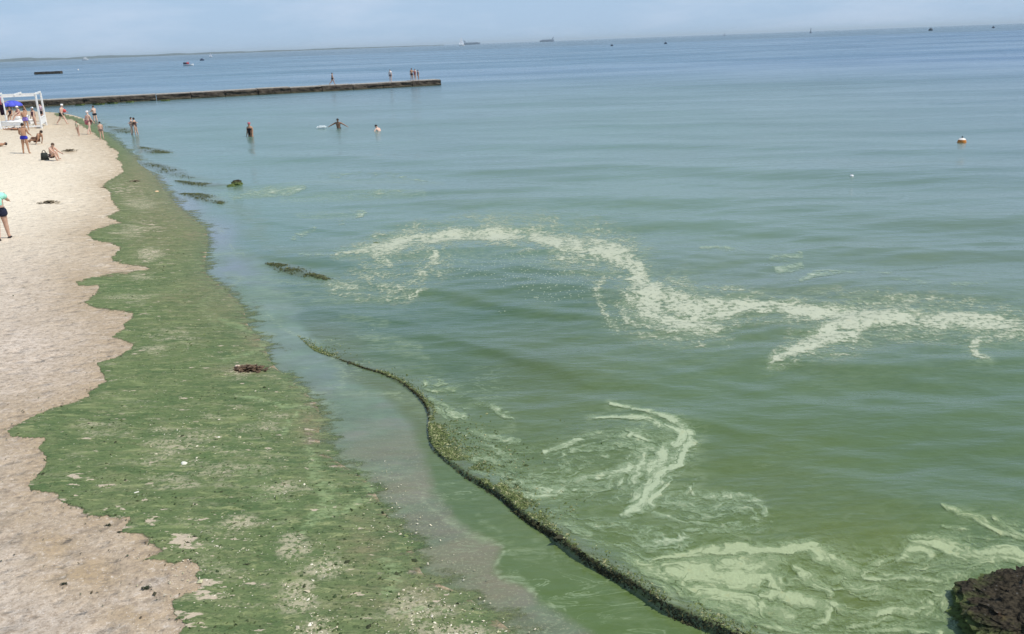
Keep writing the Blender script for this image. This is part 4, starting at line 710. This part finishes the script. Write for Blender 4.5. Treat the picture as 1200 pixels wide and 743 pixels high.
    bm = bmesh.new(); bmesh.ops.create_uvsphere(bm, u_segments=12, v_segments=8, radius=1)
    for v in bm.verts:
        x, y, z = v.co
        if z < .1 and y > -.25: z = .1 + (z - .1) * .1; 
        dn = (1.9 if long_hair else 1.0) if z < 0 and y < -.2 else 1
        v.co = on_head((x * .094, y * .100 - .012, z * .098 * dn + .008))
    if hair != 'none': bm_obj('hair', bm, plain('hair ' + hair, HAIR[hair], .6, .2, 60), body, smooth=True)
    else: bm.free()
    for sx_ in (-1, 1):
        bm = bmesh.new(); r = bmesh.ops.create_uvsphere(bm, u_segments=8, v_segments=6, radius=.012 * s); bmesh.ops.translate(bm, verts=r['verts'], vec=on_head((sx_ * .032, .088, .004))); bm_obj('eye', bm, plain('dark eyes', (.03, .02, .02), .3), body, smooth=True)
    bm = bmesh.new(); r = bmesh.ops.create_uvsphere(bm, u_segments=8, v_segments=5, radius=1)
    for v in r['verts']: v.co = on_head((v.co.x * .024, .078 + v.co.y * .008, -.065 + v.co.z * .007))
    bm_obj('mouth', bm, plain('lips', (.40, .16, .13), .5), body, smooth=True)
    mid = lambda a, b, t: J[a].lerp(J[b], t)
    for kind, colr in wear:
        mt = plain('cloth %.2f %.2f %.2f' % colr, colr, .85, .12, 25)
        def grow(name, chain, rr_, ed):
            chain = list(chain); rr2 = [q * s * 1.34 * P_.get('girth', 1) for q in rr_]; e2 = []
            for a_, b_ in ed:
                chain.append((Vector(chain[a_]) + Vector(chain[b_])) / 2); rr2.append((rr2[a_] + rr2[b_]) / 2); e2 += [(a_, len(chain) - 1), (len(chain) - 1, b_)]
            link(name, skin_mesh(name, chain, e2, rr2), mt, root)
        if kind == 'shorts': grow('shorts', [mid('pel', 'waist', .45), J['pel'], J['hipL'], mid('hipL', 'kneeL', .5), J['hipR'], mid('hipR', 'kneeR', .5)], [.118, .132, .114, .100, .114, .100], [(0, 1), (1, 2), (2, 3), (1, 4), (4, 5)])
        if kind == 'trunks': grow('swim_trunks', [mid('pel', 'waist', .2), J['pel'], J['hipL'], mid('hipL', 'kneeL', .28), J['hipR'], mid('hipR', 'kneeR', .28)], [.118, .130, .112, .098, .112, .098], [(0, 1), (1, 2), (2, 3), (1, 4), (4, 5)])
        if kind == 'swimsuit': grow('swimsuit', [J['pel'], J['chest'], mid('chest', 'neckb', .35), J['hipL'], J['hipR']], [.128, .138, .118, .106, .106], [(0, 1), (1, 2), (0, 3), (0, 4)])
        if kind == 'bikini':
            grow('bikini_bottom', [J['pel'], J['hipL'], J['hipR']], [.127, .105, .105], [(0, 1), (0, 2)]); c1 = J['chest'] + (J['chest'] - J['waist']) * .05
            grow('bikini_top', [c1, c1 + (J['neckb'] - J['chest']) * .2], [.135, .130], [(0, 1)])
        if kind == 'shirt': grow('t_shirt', [mid('pel', 'waist', .25), J['chest'], mid('chest', 'neckb', .80), J['shoL'], mid('shoL', 'elbL', .62), J['shoR'], mid('shoR', 'elbR', .62)], [.140, .146, .095, .080, .066, .080, .066], [(0, 1), (1, 2), (1, 3), (3, 4), (1, 5), (5, 6)])
        if kind in ('hat', 'cap'):
            bm = bmesh.new(); lathe(bm, [(.175 if kind == 'hat' else .11, .020), (.165 if kind == 'hat' else .108, .03), (.108, .04), (.105, .085), (.075, .125), (0, .135)], 16)
            for v in bm.verts: v.co = hc + hm @ (Vector((v.co.x, v.co.y - .008, v.co.z)) * s)
            bm_obj('sun_hat' if kind == 'hat' else 'cap', bm, mt, root, smooth=True)
        if kind == 'sandals':
            for sd in 'LR':
                bm = bmesh.new(); a_, b_ = J['heel' + sd], J['toe' + sd]; c_ = (a_ + b_) / 2; d_3 = (b_ - a_).normalized(); box(bm, (c_.x, c_.y, .012), (.095 * s, .27 * s, .03), Euler((0, 0, math.atan2(-d_3.x, d_3.y)))); bmesh.ops.bevel(bm, geom=bm.edges[:], offset=.008, segments=2); bm_obj('sandal', bm, mt, root)
    return root, J
def held(name, label, cat_, root, J, off, build):
    """a held or worn thing stays a thing of its own, placed in the world beside its bearer"""
    mw = Matrix.Translation(root.location) @ Matrix.Rotation(root.rotation_euler.z, 4, 'Z'); p = mw @ (J + Vector(off)); bm = bmesh.new(); m = build(bm); o = bm_obj(name, bm, m, loc=p, rot=(0, 0, root.rotation_euler.z), smooth=True); return tag(o, label, cat_)
WALK = dict(hipL=24, hipR=-20, kneeL=8, kneeR=22, shL=-18, shR=20)
# nearest walker, at the left edge
pr1, j = person('person walking away in mint t-shirt and navy shorts, cut by the left edge', 5.5, 280, 1.72, 25, dict(girth=1.12, hipL=-8, hipR=10, kneeL=10, kneeR=2, shR=42, saR=30, elR=38, shL=10, lean=4), 'light', 'brown', [('shirt', (.38, .78, .62)), ('shorts', (.02, .025, .05)), ('sandals', (.03, .025, .025))])
held('shoulder_bag', 'small dark bag on the right shoulder of the walker in mint', 'bag', pr1, j['shoR'], (.03, .06, -.02), lambda bm: (box(bm, (0, 0, 0), (.08, .20, .13)), bmesh.ops.bevel(bm, geom=bm.edges[:], offset=.03, segments=3), plain('dark bag', (.03, .035, .05), .7))[-1])
person('man seen from behind in blue swim trunks standing on sand before the white frame', 31.5, 180, 1.86, 8, dict(lean=7, hipL=3, hipR=-3, shL=16, shR=14, elL=60, elR=60, saL=14, saR=14, abdL=6, abdR=6, neck=14), 'tan', 'dark', [('trunks', (.03, .04, .42))])
person('tanned man in violet shorts standing behind the man in blue trunks, one arm raised', 32, 153, 1.80, 20, dict(lean=14, shR=150, saR=18, elR=30, shL=30, elL=50, neck=10), 'tan', 'brown', [('shorts', (.24, .18, .52))])
person('woman in a white hat and dark swimsuit standing beside the white frame', 42, 149.5, 1.70, 150, dict(shL=20, shR=10), 'light', 'brown', [('swimsuit', (.06, .025, .05)), ('hat', (.85, .85, .82))])
person('person in dark shorts standing behind the right posts of the white frame', 50.5, 142.5, 1.66, 170, {}, 'fair', 'dark', [('shorts', (.02, .02, .03)), ('shirt', (.50, .36, .42))])
p6, j6 = person('man in white cap and dark green shorts striding along the beach with a red bundle', 74, 146, 1.85, -95, dict(WALK, lean=14, shL=20, elL=70), 'fair', 'grey', [('shorts', (.045, .055, .035)), ('cap', (.88, .88, .86))])
held('towel', 'red rolled towel carried under the arm of the man in the white cap', 'towel', p6, j6['elbL'], (.04, .06, .05), lambda bm: (bmesh.ops.create_uvsphere(bm, u_segments=14, v_segments=10, radius=.17), bmesh.ops.scale(bm, vec=(.7, 1.1, .9), verts=bm.verts), plain('red towel', (.62, .11, .10), .9))[-1])
person('small child in light clothes standing at the algae edge, left of the capped woman', 92.5, 159.5, 1.12, 160, {}, 'light', 'brown', [('shirt', (.62, .58, .42))])
person('woman in a pale bathing cap and pink brown bikini walking at the water edge', 106, 157.5, 1.78, -30, dict(WALK, hipL=14, hipR=-10), 'fair', 'none', [('bikini', (.40, .13, .15)), ('cap', (.80, .74, .74))])
person('adult in black trunks wading behind the woman in the bathing cap', 112, 141.5, 1.72, 60, dict(shL=25, elL=80, shR=20, elR=70), 'fair', 'brown', [('trunks', (.02, .02, .025))], z0=0, sink=.30)
person('slim bare child standing alone at the water edge, rightmost on the wet sand', 120, 163.5, 1.28, 30, dict(shL=4, shR=4, saL=4, saR=4), 'light', 'dark', [('trunks', (.30, .22, .20))])
person('left one of the two girls hugging in ankle deep water', 155.5, 158, 1.42, -70, dict(shR=38, saR=4, elR=62, shL=30, elL=70, lean=4), 'fair', 'dark', [('swimsuit', (.40, .28, .26))], z0=0, sink=.10, long_hair=True)
person('right one of the two girls hugging in ankle deep water', 160, 158, 1.40, 80, dict(shR=34, saR=4, elR=70, shL=40, elL=62, lean=4), 'light', 'dark', [('swimsuit', (.12, .06, .05))], z0=0, sink=.10, long_hair=True)
person('tanned sunbather reclining on the sand, propped up right of the man in blue trunks', 44, 169, 1.72, 78, dict(base=-58, lean=14, hipL=28, hipR=52, kneeL=20, kneeR=72, shL=-40, shR=-40, elL=30, elR=20), 'tan', 'dark', [('bikini', (.20, .10, .07))])
person('sunbather sitting on the sand with knees drawn up beside a dark bag', 61.5, 188, 1.70, -112, dict(base=-18, lean=34, hipL=112, hipR=104, kneeL=118, kneeR=108, shL=62, shR=62, elL=18, elR=20, neck=16), 'light', 'brown', [('trunks', (.10, .06, .06))])
bagp = ground(53, 187.5)
o = empty('beach_bag', tuple(bagp), R(20)); tag(o, 'dark beach bag on the sand to the left of the seated sunbather', 'bag'); bm = bmesh.new(); vs = box(bm, (0, 0, .20), (.36, .26, .40))
for v in vs: v.co.x *= (1.15 if v.co.z < .1 else .85)
bmesh.ops.bevel(bm, geom=bm.edges[:], offset=.05, segments=3); bm_obj('bag_body', bm, plain('dark canvas', (.035, .04, .035), .8, .3, 12), o, smooth=True)
for sg in (-1, 1):
    bm = bmesh.new(); pts = [(.09 * math.cos(t_), sg * .10, .38 + .17 * math.sin(t_)) for t_ in np.linspace(0, math.pi, 8)]
    for a_, b_ in zip(pts, pts[1:]): tube(bm, a_, b_, .011, seg=6)
    bm_obj('handle', bm, plain('dark strap', (.02, .02, .02), .7), o, smooth=True)
person('sunbather lying at the left edge, only bent bare legs in view', -5, 172, 1.70, 95, dict(base=-86, lean=0, hipL=38, hipR=24, kneeL=70, kneeR=44, shL=10, shR=10), 'tan', 'dark', [('trunks', (.25, .08, .08))])
person('sunbather with dark hair lying flat on the sand left of the man in blue trunks', 16, 152.6, 1.60, 78, dict(base=-88, hipL=4, hipR=2, kneeL=4, kneeR=3, saL=30, saR=30, lean=0), 'tan', 'dark', [('trunks', (.10, .08, .10))], long_hair=True)
person('woman in a black swimsuit and red cap standing thigh deep, alone left of the swimmers', 294, 160, 1.68, 165, dict(shL=8, shR=4, elL=20, elR=16, lean=4, girth=1.25), 'tan', 'none', [('swimsuit', (.018, .016, .02)), ('cap', (.50, .12, .15))], z0=0, sink=.70)
person('dark swimmer with both arms spread wide, wading waist deep near a splash', 397, 149.5, 1.75, 175, dict(lean=12, saL=62, saR=66, shL=8, shR=8, elL=6, elR=6), 'dark tan', 'dark', [('trunks', (.03, .03, .05))], z0=0, sink=1.03)
person('pale swimmer with dark hair, chest deep to the right of the spread armed swimmer', 446, 153.5, 1.70, 60, dict(lean=34, saL=55, saR=20, shL=30, shR=40, elL=10, elR=30), 'fair', 'dark', [('trunks', (.05, .05, .08))], z0=0, sink=1.12)
gs_ = at(377, 150); bm = bmesh.new()
for i in range(140):
    x, y = random.gauss(0, .16), random.gauss(0, .12); r = bmesh.ops.create_icosphere(bm, subdivisions=1, radius=random.uniform(.012, .045)); bmesh.ops.translate(bm, verts=r['verts'], vec=(x, y, random.uniform(0, .14) * math.exp(-(x * x) * 2)))
tag(bm_obj('splash', bm, plain('white water', (.75, .80, .80), .5), loc=(gs_[0], gs_[1], .01)), 'white splash kicked up left of the spread armed swimmer', 'splash', kind='stuff')
ZP = PT + .02
def on_pier(px, dy):
    best = None
    for yy in np.linspace(80, 125, 451):
        p = at(px, yy, ZP); rel = (p - pE); d = rel @ nvec
        if best is None or abs(d - dy) < best[0]: best = (abs(d - dy), yy)
    return best[1]
for lb, px, hgt, hd, ps_, sk, wr, hr in [
    ('person in dark trunks walking on the pier, leftmost of the figures out there', 390, 1.72, -80, WALK, 'tan', [('trunks', (.03, .035, .05))], 'dark'),
    ('pale person in a light top standing on the pier, second figure from the left', 458, 1.74, 170, {}, 'fair', [('shirt', (.75, .70, .68)), ('trunks', (.15, .15, .20))], 'brown'),
    ('person in dark trunks at the left of the close group near the pier end', 483, 1.78, 200, dict(shL=30, elL=80), 'tan', [('trunks', (.03, .03, .06))], 'dark'),
    ('person in reddish swimwear in the middle of the close group near the pier end', 487, 1.66, 150, {}, 'fair', [('swimsuit', (.40, .10, .14))], 'brown'),
    ('slimmer dark clad figure at the right of the close group near the pier end', 490.5, 1.50, 120, {}, 'tan', [('swimsuit', (.10, .10, .15))], 'dark')]:
    person(lb, px, on_pier(px, .9), hgt, hd, ps_, sk, hr, wr, z0=ZP)

# ------------------------------------------------------------------ white beach frame with a day bed
MW = plain('white painted timber', (.82, .82, .80), .6, .04, 6)
nl, nrt = ground(1, 151.5), ground(49, 150.5); fl_, frt = ground(9, 147.5), ground(54.5, 147)
zt = at(46.5, 111.6, 2.85); c0 = (nl + nrt + fl_ + frt) / 4; gz = c0[2]
o = empty('beach_canopy_frame', tuple(c0)); tag(o, 'open white painted timber canopy frame standing on the sand at the left edge', 'canopy frame'); HT = 2.62
loc = lambda p, z: Vector((p[0] - c0[0], p[1] - c0[1], z))
for p in (nl, nrt, fl_, frt):
    bm = bmesh.new(); box(bm, loc(p, HT / 2 - .05), (.115, .115, HT + .1)); bmesh.ops.bevel(bm, geom=bm.edges[:], offset=.008, segments=1); bm_obj('post', bm, MW, o)
def beam(a_, b_, z, name='beam', w_=.09, hgt_=.13, ext=.10):
    bm = bmesh.new(); A = loc(a_, z); Bv = loc(b_, z); d = (Bv - A); L_ = d.length + ext; box(bm, (0, 0, 0), (L_, w_, hgt_)); bmesh.ops.bevel(bm, geom=bm.edges[:], offset=.008, segments=1)
    return bm_obj(name, bm, MW, o, loc=(A + Bv) / 2, rot=(0, 0, math.atan2(d.y, d.x)))
beam(nl, nrt, HT + .005); beam(fl_, frt, HT + .005); beam(nl, fl_, HT + .137, ext=.2); beam(nrt, frt, HT + .137, ext=.2); beam((nl + nrt) / 2, (fl_ + frt) / 2, HT + .137, ext=.2)
beam(nl, nrt, .16, 'rail'); beam(fl_, frt, .16, 'rail'); beam(nrt, frt, .80, 'rail', .06, .10, -.12); beam(nrt, frt, .30, 'rail', .06, .10, -.12)
beam(nrt, frt, .54, 'side_panel', .04, .36, -.14)
# day bed
bc = nl * .40 + nrt * .22 + fl_ * .24 + frt * .14; bd = empty('day_bed', (bc[0], bc[1], gz)); tag(bd, 'white cushioned day bed under the open white canopy frame', 'day bed')
bm = bmesh.new(); box(bm, (0, 0, .34), (1.9, 2.3, .16)); bmesh.ops.bevel(bm, geom=bm.edges[:], offset=.02, segments=2); bm_obj('bed_frame', bm, MW, bd)
bm = bmesh.new(); box(bm, (0, 0, .53), (1.8, 2.2, .20)); bmesh.ops.bevel(bm, geom=bm.edges[:], offset=.07, segments=3); bm_obj('mattress', bm, plain('white cushion cloth', (.86, .85, .82), .9, .05, 9), bd, smooth=True)
for sx_ in (-.82, .82):
    for sy_ in (-1.0, 1.0):
        bm = bmesh.new(); box(bm, (sx_, sy_, .125), (.10, .10, .27)); bm_obj('leg', bm, MW, bd)
for i in range(2):
    bm = bmesh.new(); bmesh.ops.create_uvsphere(bm, u_segments=14, v_segments=8, radius=1)
    for v in bm.verts: v.co = Vector((v.co.x * .33 + (-.42 + .84 * i), v.co.y * .12 + .85, v.co.z * .20 + .80))
    bm_obj('pillow', bm, plain('white cushion cloth', (.86, .85, .82)), bd, smooth=True)
def seated(label, px, dx, dy, hd, sk, wr, hr):
    r_, j_ = person(label, px, 140, 1.6, hd, dict(base=-6, lean=12, hipL=88, hipR=84, kneeL=60, kneeR=64, shL=40, shR=40, elL=30, elR=30), sk, hr, wr, z0=0); r_.location = (bc[0] + dx, bc[1] + dy, gz + .62)
seated('woman in a white hat and reddish swimsuit sitting on the white day bed', 18, .25, .1, 150, 'light', [('swimsuit', (.35, .12, .12)), ('hat', (.86, .84, .80))], 'brown')
seated('person in dark swimwear sitting at the left end of the white day bed', 12, -.55, .3, 190, 'tan', [('swimsuit', (.06, .05, .07))], 'dark')
# cloths hung at the left corner
def cloth(name, label, p, w_, top, bot, colr):
    bm = bmesh.new(); nx, nz_ = 14, 10; G = [[bm.verts.new((w_ * (i / nx - .5), .05 * math.sin(i * 1.3) * (.4 + k / nz_) + .0, top + (bot - top) * k / nz_ + .02 * math.sin(i * .9))) for i in range(nx + 1)] for k in range(nz_ + 1)]
    for k in range(nz_):
        for i in range(nx): bm.faces.new((G[k][i], G[k][i + 1], G[k + 1][i + 1], G[k + 1][i]))
    bmesh.ops.solidify(bm, geom=bm.faces[:], thickness=.02); ob = bm_obj(name, bm, plain('cloth %.2f %.2f %.2f' % colr, colr, .9, .1, 8), loc=(p[0], p[1], gz), smooth=True); return tag(ob, label, 'towel')
q_ = nl + (nrt - nl) * .085; cloth('towel', 'salmon pink towel hung from the left end of the white canopy frame', (q_[0], q_[1] - .10, gz), .52, HT + .02, HT - .60, (.80, .36, .34))
cloth('towel', 'dark plum towel hanging just below the salmon pink one', (q_[0] + .02, q_[1] + .18, gz), .36, HT - .50, HT - 1.45, (.055, .03, .06)); beam(nl + (fl_ - nl) * .05, nl + (fl_ - nl) * .05 + (nrt - nl) * .30, HT - .49, 'rail', .03, .03)
# blue umbrella
gu = ground(18, 143); um = empty('beach_umbrella', (gu[0], gu[1], gu[2])); tag(um, 'blue beach umbrella seen through the white canopy frame', 'umbrella'); dist = np.linalg.norm(gu - [0, 0, H])
bm = bmesh.new(); tube(bm, (0, 0, -.2), (0, 0, 1.92), .02, seg=8); bm_obj('pole', bm, plain('umbrella pole', (.6, .6, .6), .4), um, smooth=True)
for i in range(8):
    bm = bmesh.new(); a0, a1 = i * math.pi / 4, (i + 1) * math.pi / 4; prev = None
    for k in range(6):
        t_ = k / 5; rr_ = .95 * math.sin(t_ * 1.35) / math.sin(1.35); zz = 1.92 - .50 * (1 - math.cos(t_ * 1.35)) / (1 - math.cos(1.35)); row = [bm.verts.new((rr_ * ((1 - u) * math.cos(a0) + u * math.cos(a1)) + 1e-4 * u, rr_ * ((1 - u) * math.sin(a0) + u * math.sin(a1)), zz)) for u in (0, .5, 1)]
        if prev:
            for u in range(2): bm.faces.new((prev[u], prev[u + 1], row[u + 1], row[u]))
        prev = row
    bmesh.ops.remove_doubles(bm, verts=bm.verts, dist=.002); bmesh.ops.solidify(bm, geom=bm.faces[:], thickness=.008); bm_obj('canopy_panel', bm, plain('blue umbrella cloth', (.06, .08, .50) if i % 2 else (.09, .11, .58), .8), um, smooth=True)

# ------------------------------------------------------------------ far things on the water
def hull(bm, L_, W_, D_, sheer=.25, z0=0):
    st = [(-.5, .62, .0), (-.3, .95, 0), (0, 1, 0), (.25, .85, .05), (.42, .45, .14), (.5, .03, sheer)]; pv = None
    for t_, wv_, zz in st:
        w2 = W_ / 2 * wv_; x = t_ * L_; row = [bm.verts.new(q) for q in ((x, -w2, z0 + D_ * (1 + zz)), (x, -w2 * .8, z0 + D_ * .3), (x, 0, z0 - D_ * .25), (x, w2 * .8, z0 + D_ * .3), (x, w2, z0 + D_ * (1 + zz)))]
        if pv:
            for i in range(4): bm.faces.new((pv[i], row[i], row[i + 1], pv[i + 1]))
            bm.faces.new((pv[0], pv[4], row[4], row[0]))
        else: bm.faces.new(row)
        pv = row
    bmesh.ops.recalc_face_normals(bm, faces=bm.faces)
# red and white motor boat with a person
g_ = at(221, 77); b_ = empty('motor_boat', (g_[0], g_[1], 0), R(5)); tag(b_, 'small red and white motor boat beyond the pier, darker at its left end', 'boat')
bm = bmesh.new(); hull(bm, 5.2, 1.9, .75); bm_obj('hull', bm, plain('white boat paint', (.8, .8, .8), .4), b_)
bm = bmesh.new(); box(bm, (-1.6, 0, 1.15), (1.6, 1.3, 1.1)); bmesh.ops.bevel(bm, geom=bm.edges[:], offset=.2, segments=3); bm_obj('engine_cover', bm, plain('dark boat cover', (.03, .03, .05), .5), b_, smooth=True)
bm = bmesh.new(); box(bm, (-.3, 0, 1.25), (1.3, 1.2, .9)); bmesh.ops.bevel(bm, geom=bm.edges[:], offset=.15, segments=2); box(bm, (.2, 0, 1.95), (1.0, 1.2, .10)); bm_obj('cockpit', bm, plain('red boat paint', (.50, .07, .08), .4), b_, smooth=True)
g_ = at(237, 71); b_ = empty('dinghy', (g_[0], g_[1], 0), R(60)); tag(b_, 'tiny dark dinghy just right of the red and white motor boat', 'boat'); bm = bmesh.new(); hull(bm, 4.5, 1.8, .9); bm_obj('hull', bm, plain('slate boat paint', (.05, .07, .12), .5), b_); bm = bmesh.new(); box(bm, (-.4, 0, 1.3), (1.4, 1.1, .9)); bmesh.ops.bevel(bm, geom=bm.edges[:], offset=.1, segments=2); bm_obj('cabin', bm, plain('slate boat paint', (.05, .07, .12), .5), b_)
def sailboat(px, py, S_, rz, label):
    g_ = at(px, py); b_ = empty('sailing_boat', (g_[0], g_[1], 0), R(rz)); tag(b_, label, 'sailing boat'); bm = bmesh.new(); hull(bm, 8 * S_, 2.6 * S_, 1.0 * S_); bm_obj('hull', bm, plain('white boat paint', (.8, .8, .8), .4), b_)
    bm = bmesh.new(); tube(bm, (.4 * S_, 0, S_), (.4 * S_, 0, 10.5 * S_), .09 * S_, .05 * S_, 8); bm_obj('mast', bm, plain('mast metal', (.6, .6, .62), .4), b_)
    for nm_, tri in (('main_sail', [(.3, 2), (-3.4, 2), (.3, 10.3)]), ('jib', [(.6, 9.3), (3.7, 1.6), (.8, 1.8)])):
        bm = bmesh.new(); n_ = 8; rows = []
        A, Bq, Cq = [Vector((q[0] * S_, 0, q[1] * S_)) for q in tri]
        for i in range(n_ + 1):
            rows.append([bm.verts.new(A.lerp(Bq, i / n_).lerp(Cq, k / n_ * 1.0 if k < n_ else .999) + Vector((0, .35 * S_ * math.sin(math.pi * i / n_) * (1 - k / n_), 0))) for k in range(n_ + 1)])
        for i in range(n_):
            for k in range(n_): bm.faces.new((rows[i][k], rows[i + 1][k], rows[i + 1][k + 1], rows[i][k + 1]))
        bmesh.ops.solidify(bm, geom=bm.faces[:], thickness=.03); bm_obj(nm_, bm, plain('sailcloth', (.86, .87, .90), .8), b_, smooth=True)
sailboat(247, 67.0, .62, 10, 'tiny white sailing boat at the foot of the far shore on the left'); sailboat(541, 53.8, 2.6, 30, 'white sailing boat at the left end of the first cargo ship on the horizon')
g_ = at(100, 70.6); b_ = empty('motor_cruiser', (g_[0], g_[1], 0), R(8)); tag(b_, 'white motor cruiser near the far shore on the left', 'boat'); S2 = np.linalg.norm(g_) / 1039; bm = bmesh.new(); hull(bm, 6.0 * S2, 2.0 * S2, 1.2 * S2); bm_obj('hull', bm, plain('white boat paint', (.8, .8, .8), .4), b_)
bm = bmesh.new(); box(bm, (-.3 * S2, 0, 1.9 * S2), (3.0 * S2, 1.4 * S2, 1.3 * S2)); bmesh.ops.bevel(bm, geom=bm.edges[:], offset=.3 * S2, segments=3); bm_obj('cabin', bm, plain('white boat paint', (.8, .8, .8), .4), b_, smooth=True)
M_SHIP = plain('ship hazed grey blue', (.20, .25, .31), .7)  # ship colours lightened and blued to paint in distance haze
def ship(px, py, wpx, label, bridge=-1):
    g_ = at(px, 51.7 + (600 - px) * .0375 + .95); D_ = 6000.0; d = ray(px, 400); az = math.atan2(d[0], d[1]); x, y = D_ * math.sin(az), D_ * math.cos(az)
    d2_ = ray(px, py); az = math.atan2(d2_[0], d2_[1]); x, y = D_ * math.sin(az), D_ * math.cos(az)
    L_ = wpx / F * D_; b_ = empty('cargo_ship', (x, y, 0), -az); tag(b_, label, 'cargo ship'); bm = bmesh.new(); hull(bm, L_, L_ * .15, 9.5, .5); bm_obj('hull', bm, M_SHIP, b_)
    bm = bmesh.new(); box(bm, (bridge * L_ * .40, 0, 15.5), (L_ * .09, L_ * .11, 12)); box(bm, (bridge * L_ * .40, 0, 23), (L_ * .05, L_ * .13, 3)); bm_obj('bridge', bm, plain('ship superstructure', (.36, .42, .48), .6), b_)
    bm = bmesh.new(); tube(bm, (bridge * L_ * .45, 0, 20), (bridge * L_ * .45, 0, 30), 2.2, 2.0, 10); bm_obj('funnel', bm, M_SHIP, b_)
    for k in range(4):
        bm = bmesh.new(); xx = (-.28 + .19 * k) * L_ * -bridge * 1.0; box(bm, (xx, 0, 11.5), (L_ * .15, L_ * .12, 4.5)); bm_obj('cargo_hatch', bm, M_SHIP, b_)
    for k in range(3):
        bm = bmesh.new(); xx = (-.185 + .19 * k) * L_ * -bridge; tube(bm, (xx, 0, 10), (xx, 0, 24), 1.0, .6, 8); bm_obj('deck_crane', bm, M_SHIP, b_)
ship(553, 53.5, 19, 'long low cargo ship on the horizon right behind the white sail', -1); ship(641, 50, 16, 'dark cargo ship alone on the horizon right of centre', 1)
def buoy(px, py, r_px, colr, label, top=None, name='buoy', cat_='buoy'):
    g_ = at(px, py); s_ = r_px * np.linalg.norm(g_ - [0, 0, H]) / F; b_ = empty(name, (g_[0], g_[1], 0)); tag(b_, label, cat_)
    bm = bmesh.new(); lathe(bm, [(0, -.8 * s_), (.7 * s_, -.6 * s_), (s_, 0), (.80 * s_, .74 * s_)], 18); bm_obj('float_body', bm, plain('buoy %.2f %.2f' % (colr[0], colr[2]), colr, .45), b_, smooth=True)
    tcol = top or colr; bm = bmesh.new(); lathe(bm, [(.80 * s_, .74 * s_), (.55 * s_, 1.0 * s_), (0, 1.12 * s_)], 18); bm_obj('float_cap', bm, plain('buoy %.2f %.2f' % (tcol[0], tcol[2]), tcol, .45), b_, smooth=True)
    bm = bmesh.new(); tube(bm, (0, 0, 1.1 * s_), (0, 0, 1.5 * s_), .12 * s_, seg=8); bm_obj('ring', bm, plain('dark strap', (.02, .02, .02)), b_)
buoy(1127, 167.5, 4.6, (.62, .22, .04), 'orange and white round buoy floating on the right', (.85, .80, .72)); buoy(998, 207.5, 2.4, (.80, .80, .80), 'small whitish float left of and nearer than the orange buoy')
buoy(717, 54, 1.6, (.05, .07, .10), 'tiny dark buoy below the horizon, first one right of the cargo ships'); buoy(780, 51.5, 1.7, (.05, .07, .10), 'tiny dark buoy below the horizon, second one right of the cargo ships'); buoy(1090.5, 36, 2.2, (.06, .08, .10), 'largest dark far buoy, under the horizon toward the right'); buoy(1164, 33, 1.5, (.07, .09, .12), 'tiny dark buoy nearest the right end of the horizon')
def marker(px, py, hp, label):
    g_ = at(px, py); s_ = hp * np.linalg.norm(g_) / F; b_ = empty('spar_buoy', (g_[0], g_[1], 0)); tag(b_, label, 'spar buoy'); bm = bmesh.new(); tube(bm, (0, 0, -.2 * s_), (0, 0, s_), .10 * s_, .05 * s_, 8); bm_obj('spar', bm, plain('slate boat paint', (.05, .07, .12)), b_); bm = bmesh.new(); lathe(bm, [(0, -.1 * s_), (.28 * s_, 0), (.22 * s_, .14 * s_), (0, .2 * s_)], 12); bm_obj('float_body', bm, plain('slate boat paint', (.05, .07, .12)), b_)
marker(950, 38.6, 5, 'thin upright spar buoy breaking the horizon right of centre'); marker(849, 42.2, 3, 'short spar buoy on the horizon, left of the thin upright one')
# faint far shore
bm = bmesh.new(); pv = None; from mathutils import noise as mn2
for i in range(160):
    t_ = i / 159; px = -60 + 600 * t_; d = ray(px, 400); az = math.atan2(d[0], d[1]); D_ = 9000; h_ = (28 * (1 - t_) ** .8 + 5) * (.75 + .6 * mn2.fractal(Vector((t_ * 14, 0, 0)), 1, 2, 4)) + 2
    row = [bm.verts.new(((D_ + q) * math.sin(az), (D_ + q) * math.cos(az), z)) for q, z in ((0, -1), (40, h_ * .55), (400, h_), (1500, h_ * .7), (1600, -1))]
    if pv:
        for k in range(4): bm.faces.new((pv[k], row[k], row[k + 1], pv[k + 1]))
    pv = row
tag(bm_obj('far_headland', bm, plain('far wooded shore', (.05, .07, .05), .9, .2, .01), smooth=True), kind='structure')
# ------------------------------------------------------------------ summer haze over the water
a = N('thin sea haze'); pv_ = a.n('ShaderNodeVolumePrincipled'); pv_.inputs['Color'].default_value = (.78, .92, 1.0, 1); pv_.inputs['Density'].default_value = HAZE; pv_.inputs['Anisotropy'].default_value = 0.0; a.l(pv_.outputs[0], a.o.inputs['Volume'])
if HAZE > 0:
    bm = bmesh.new(); box(bm, (0, 0, 32), (124000, 124000, 90)); hzo = bm_obj('haze', bm, a.m); hzo['kind'] = 'stuff'
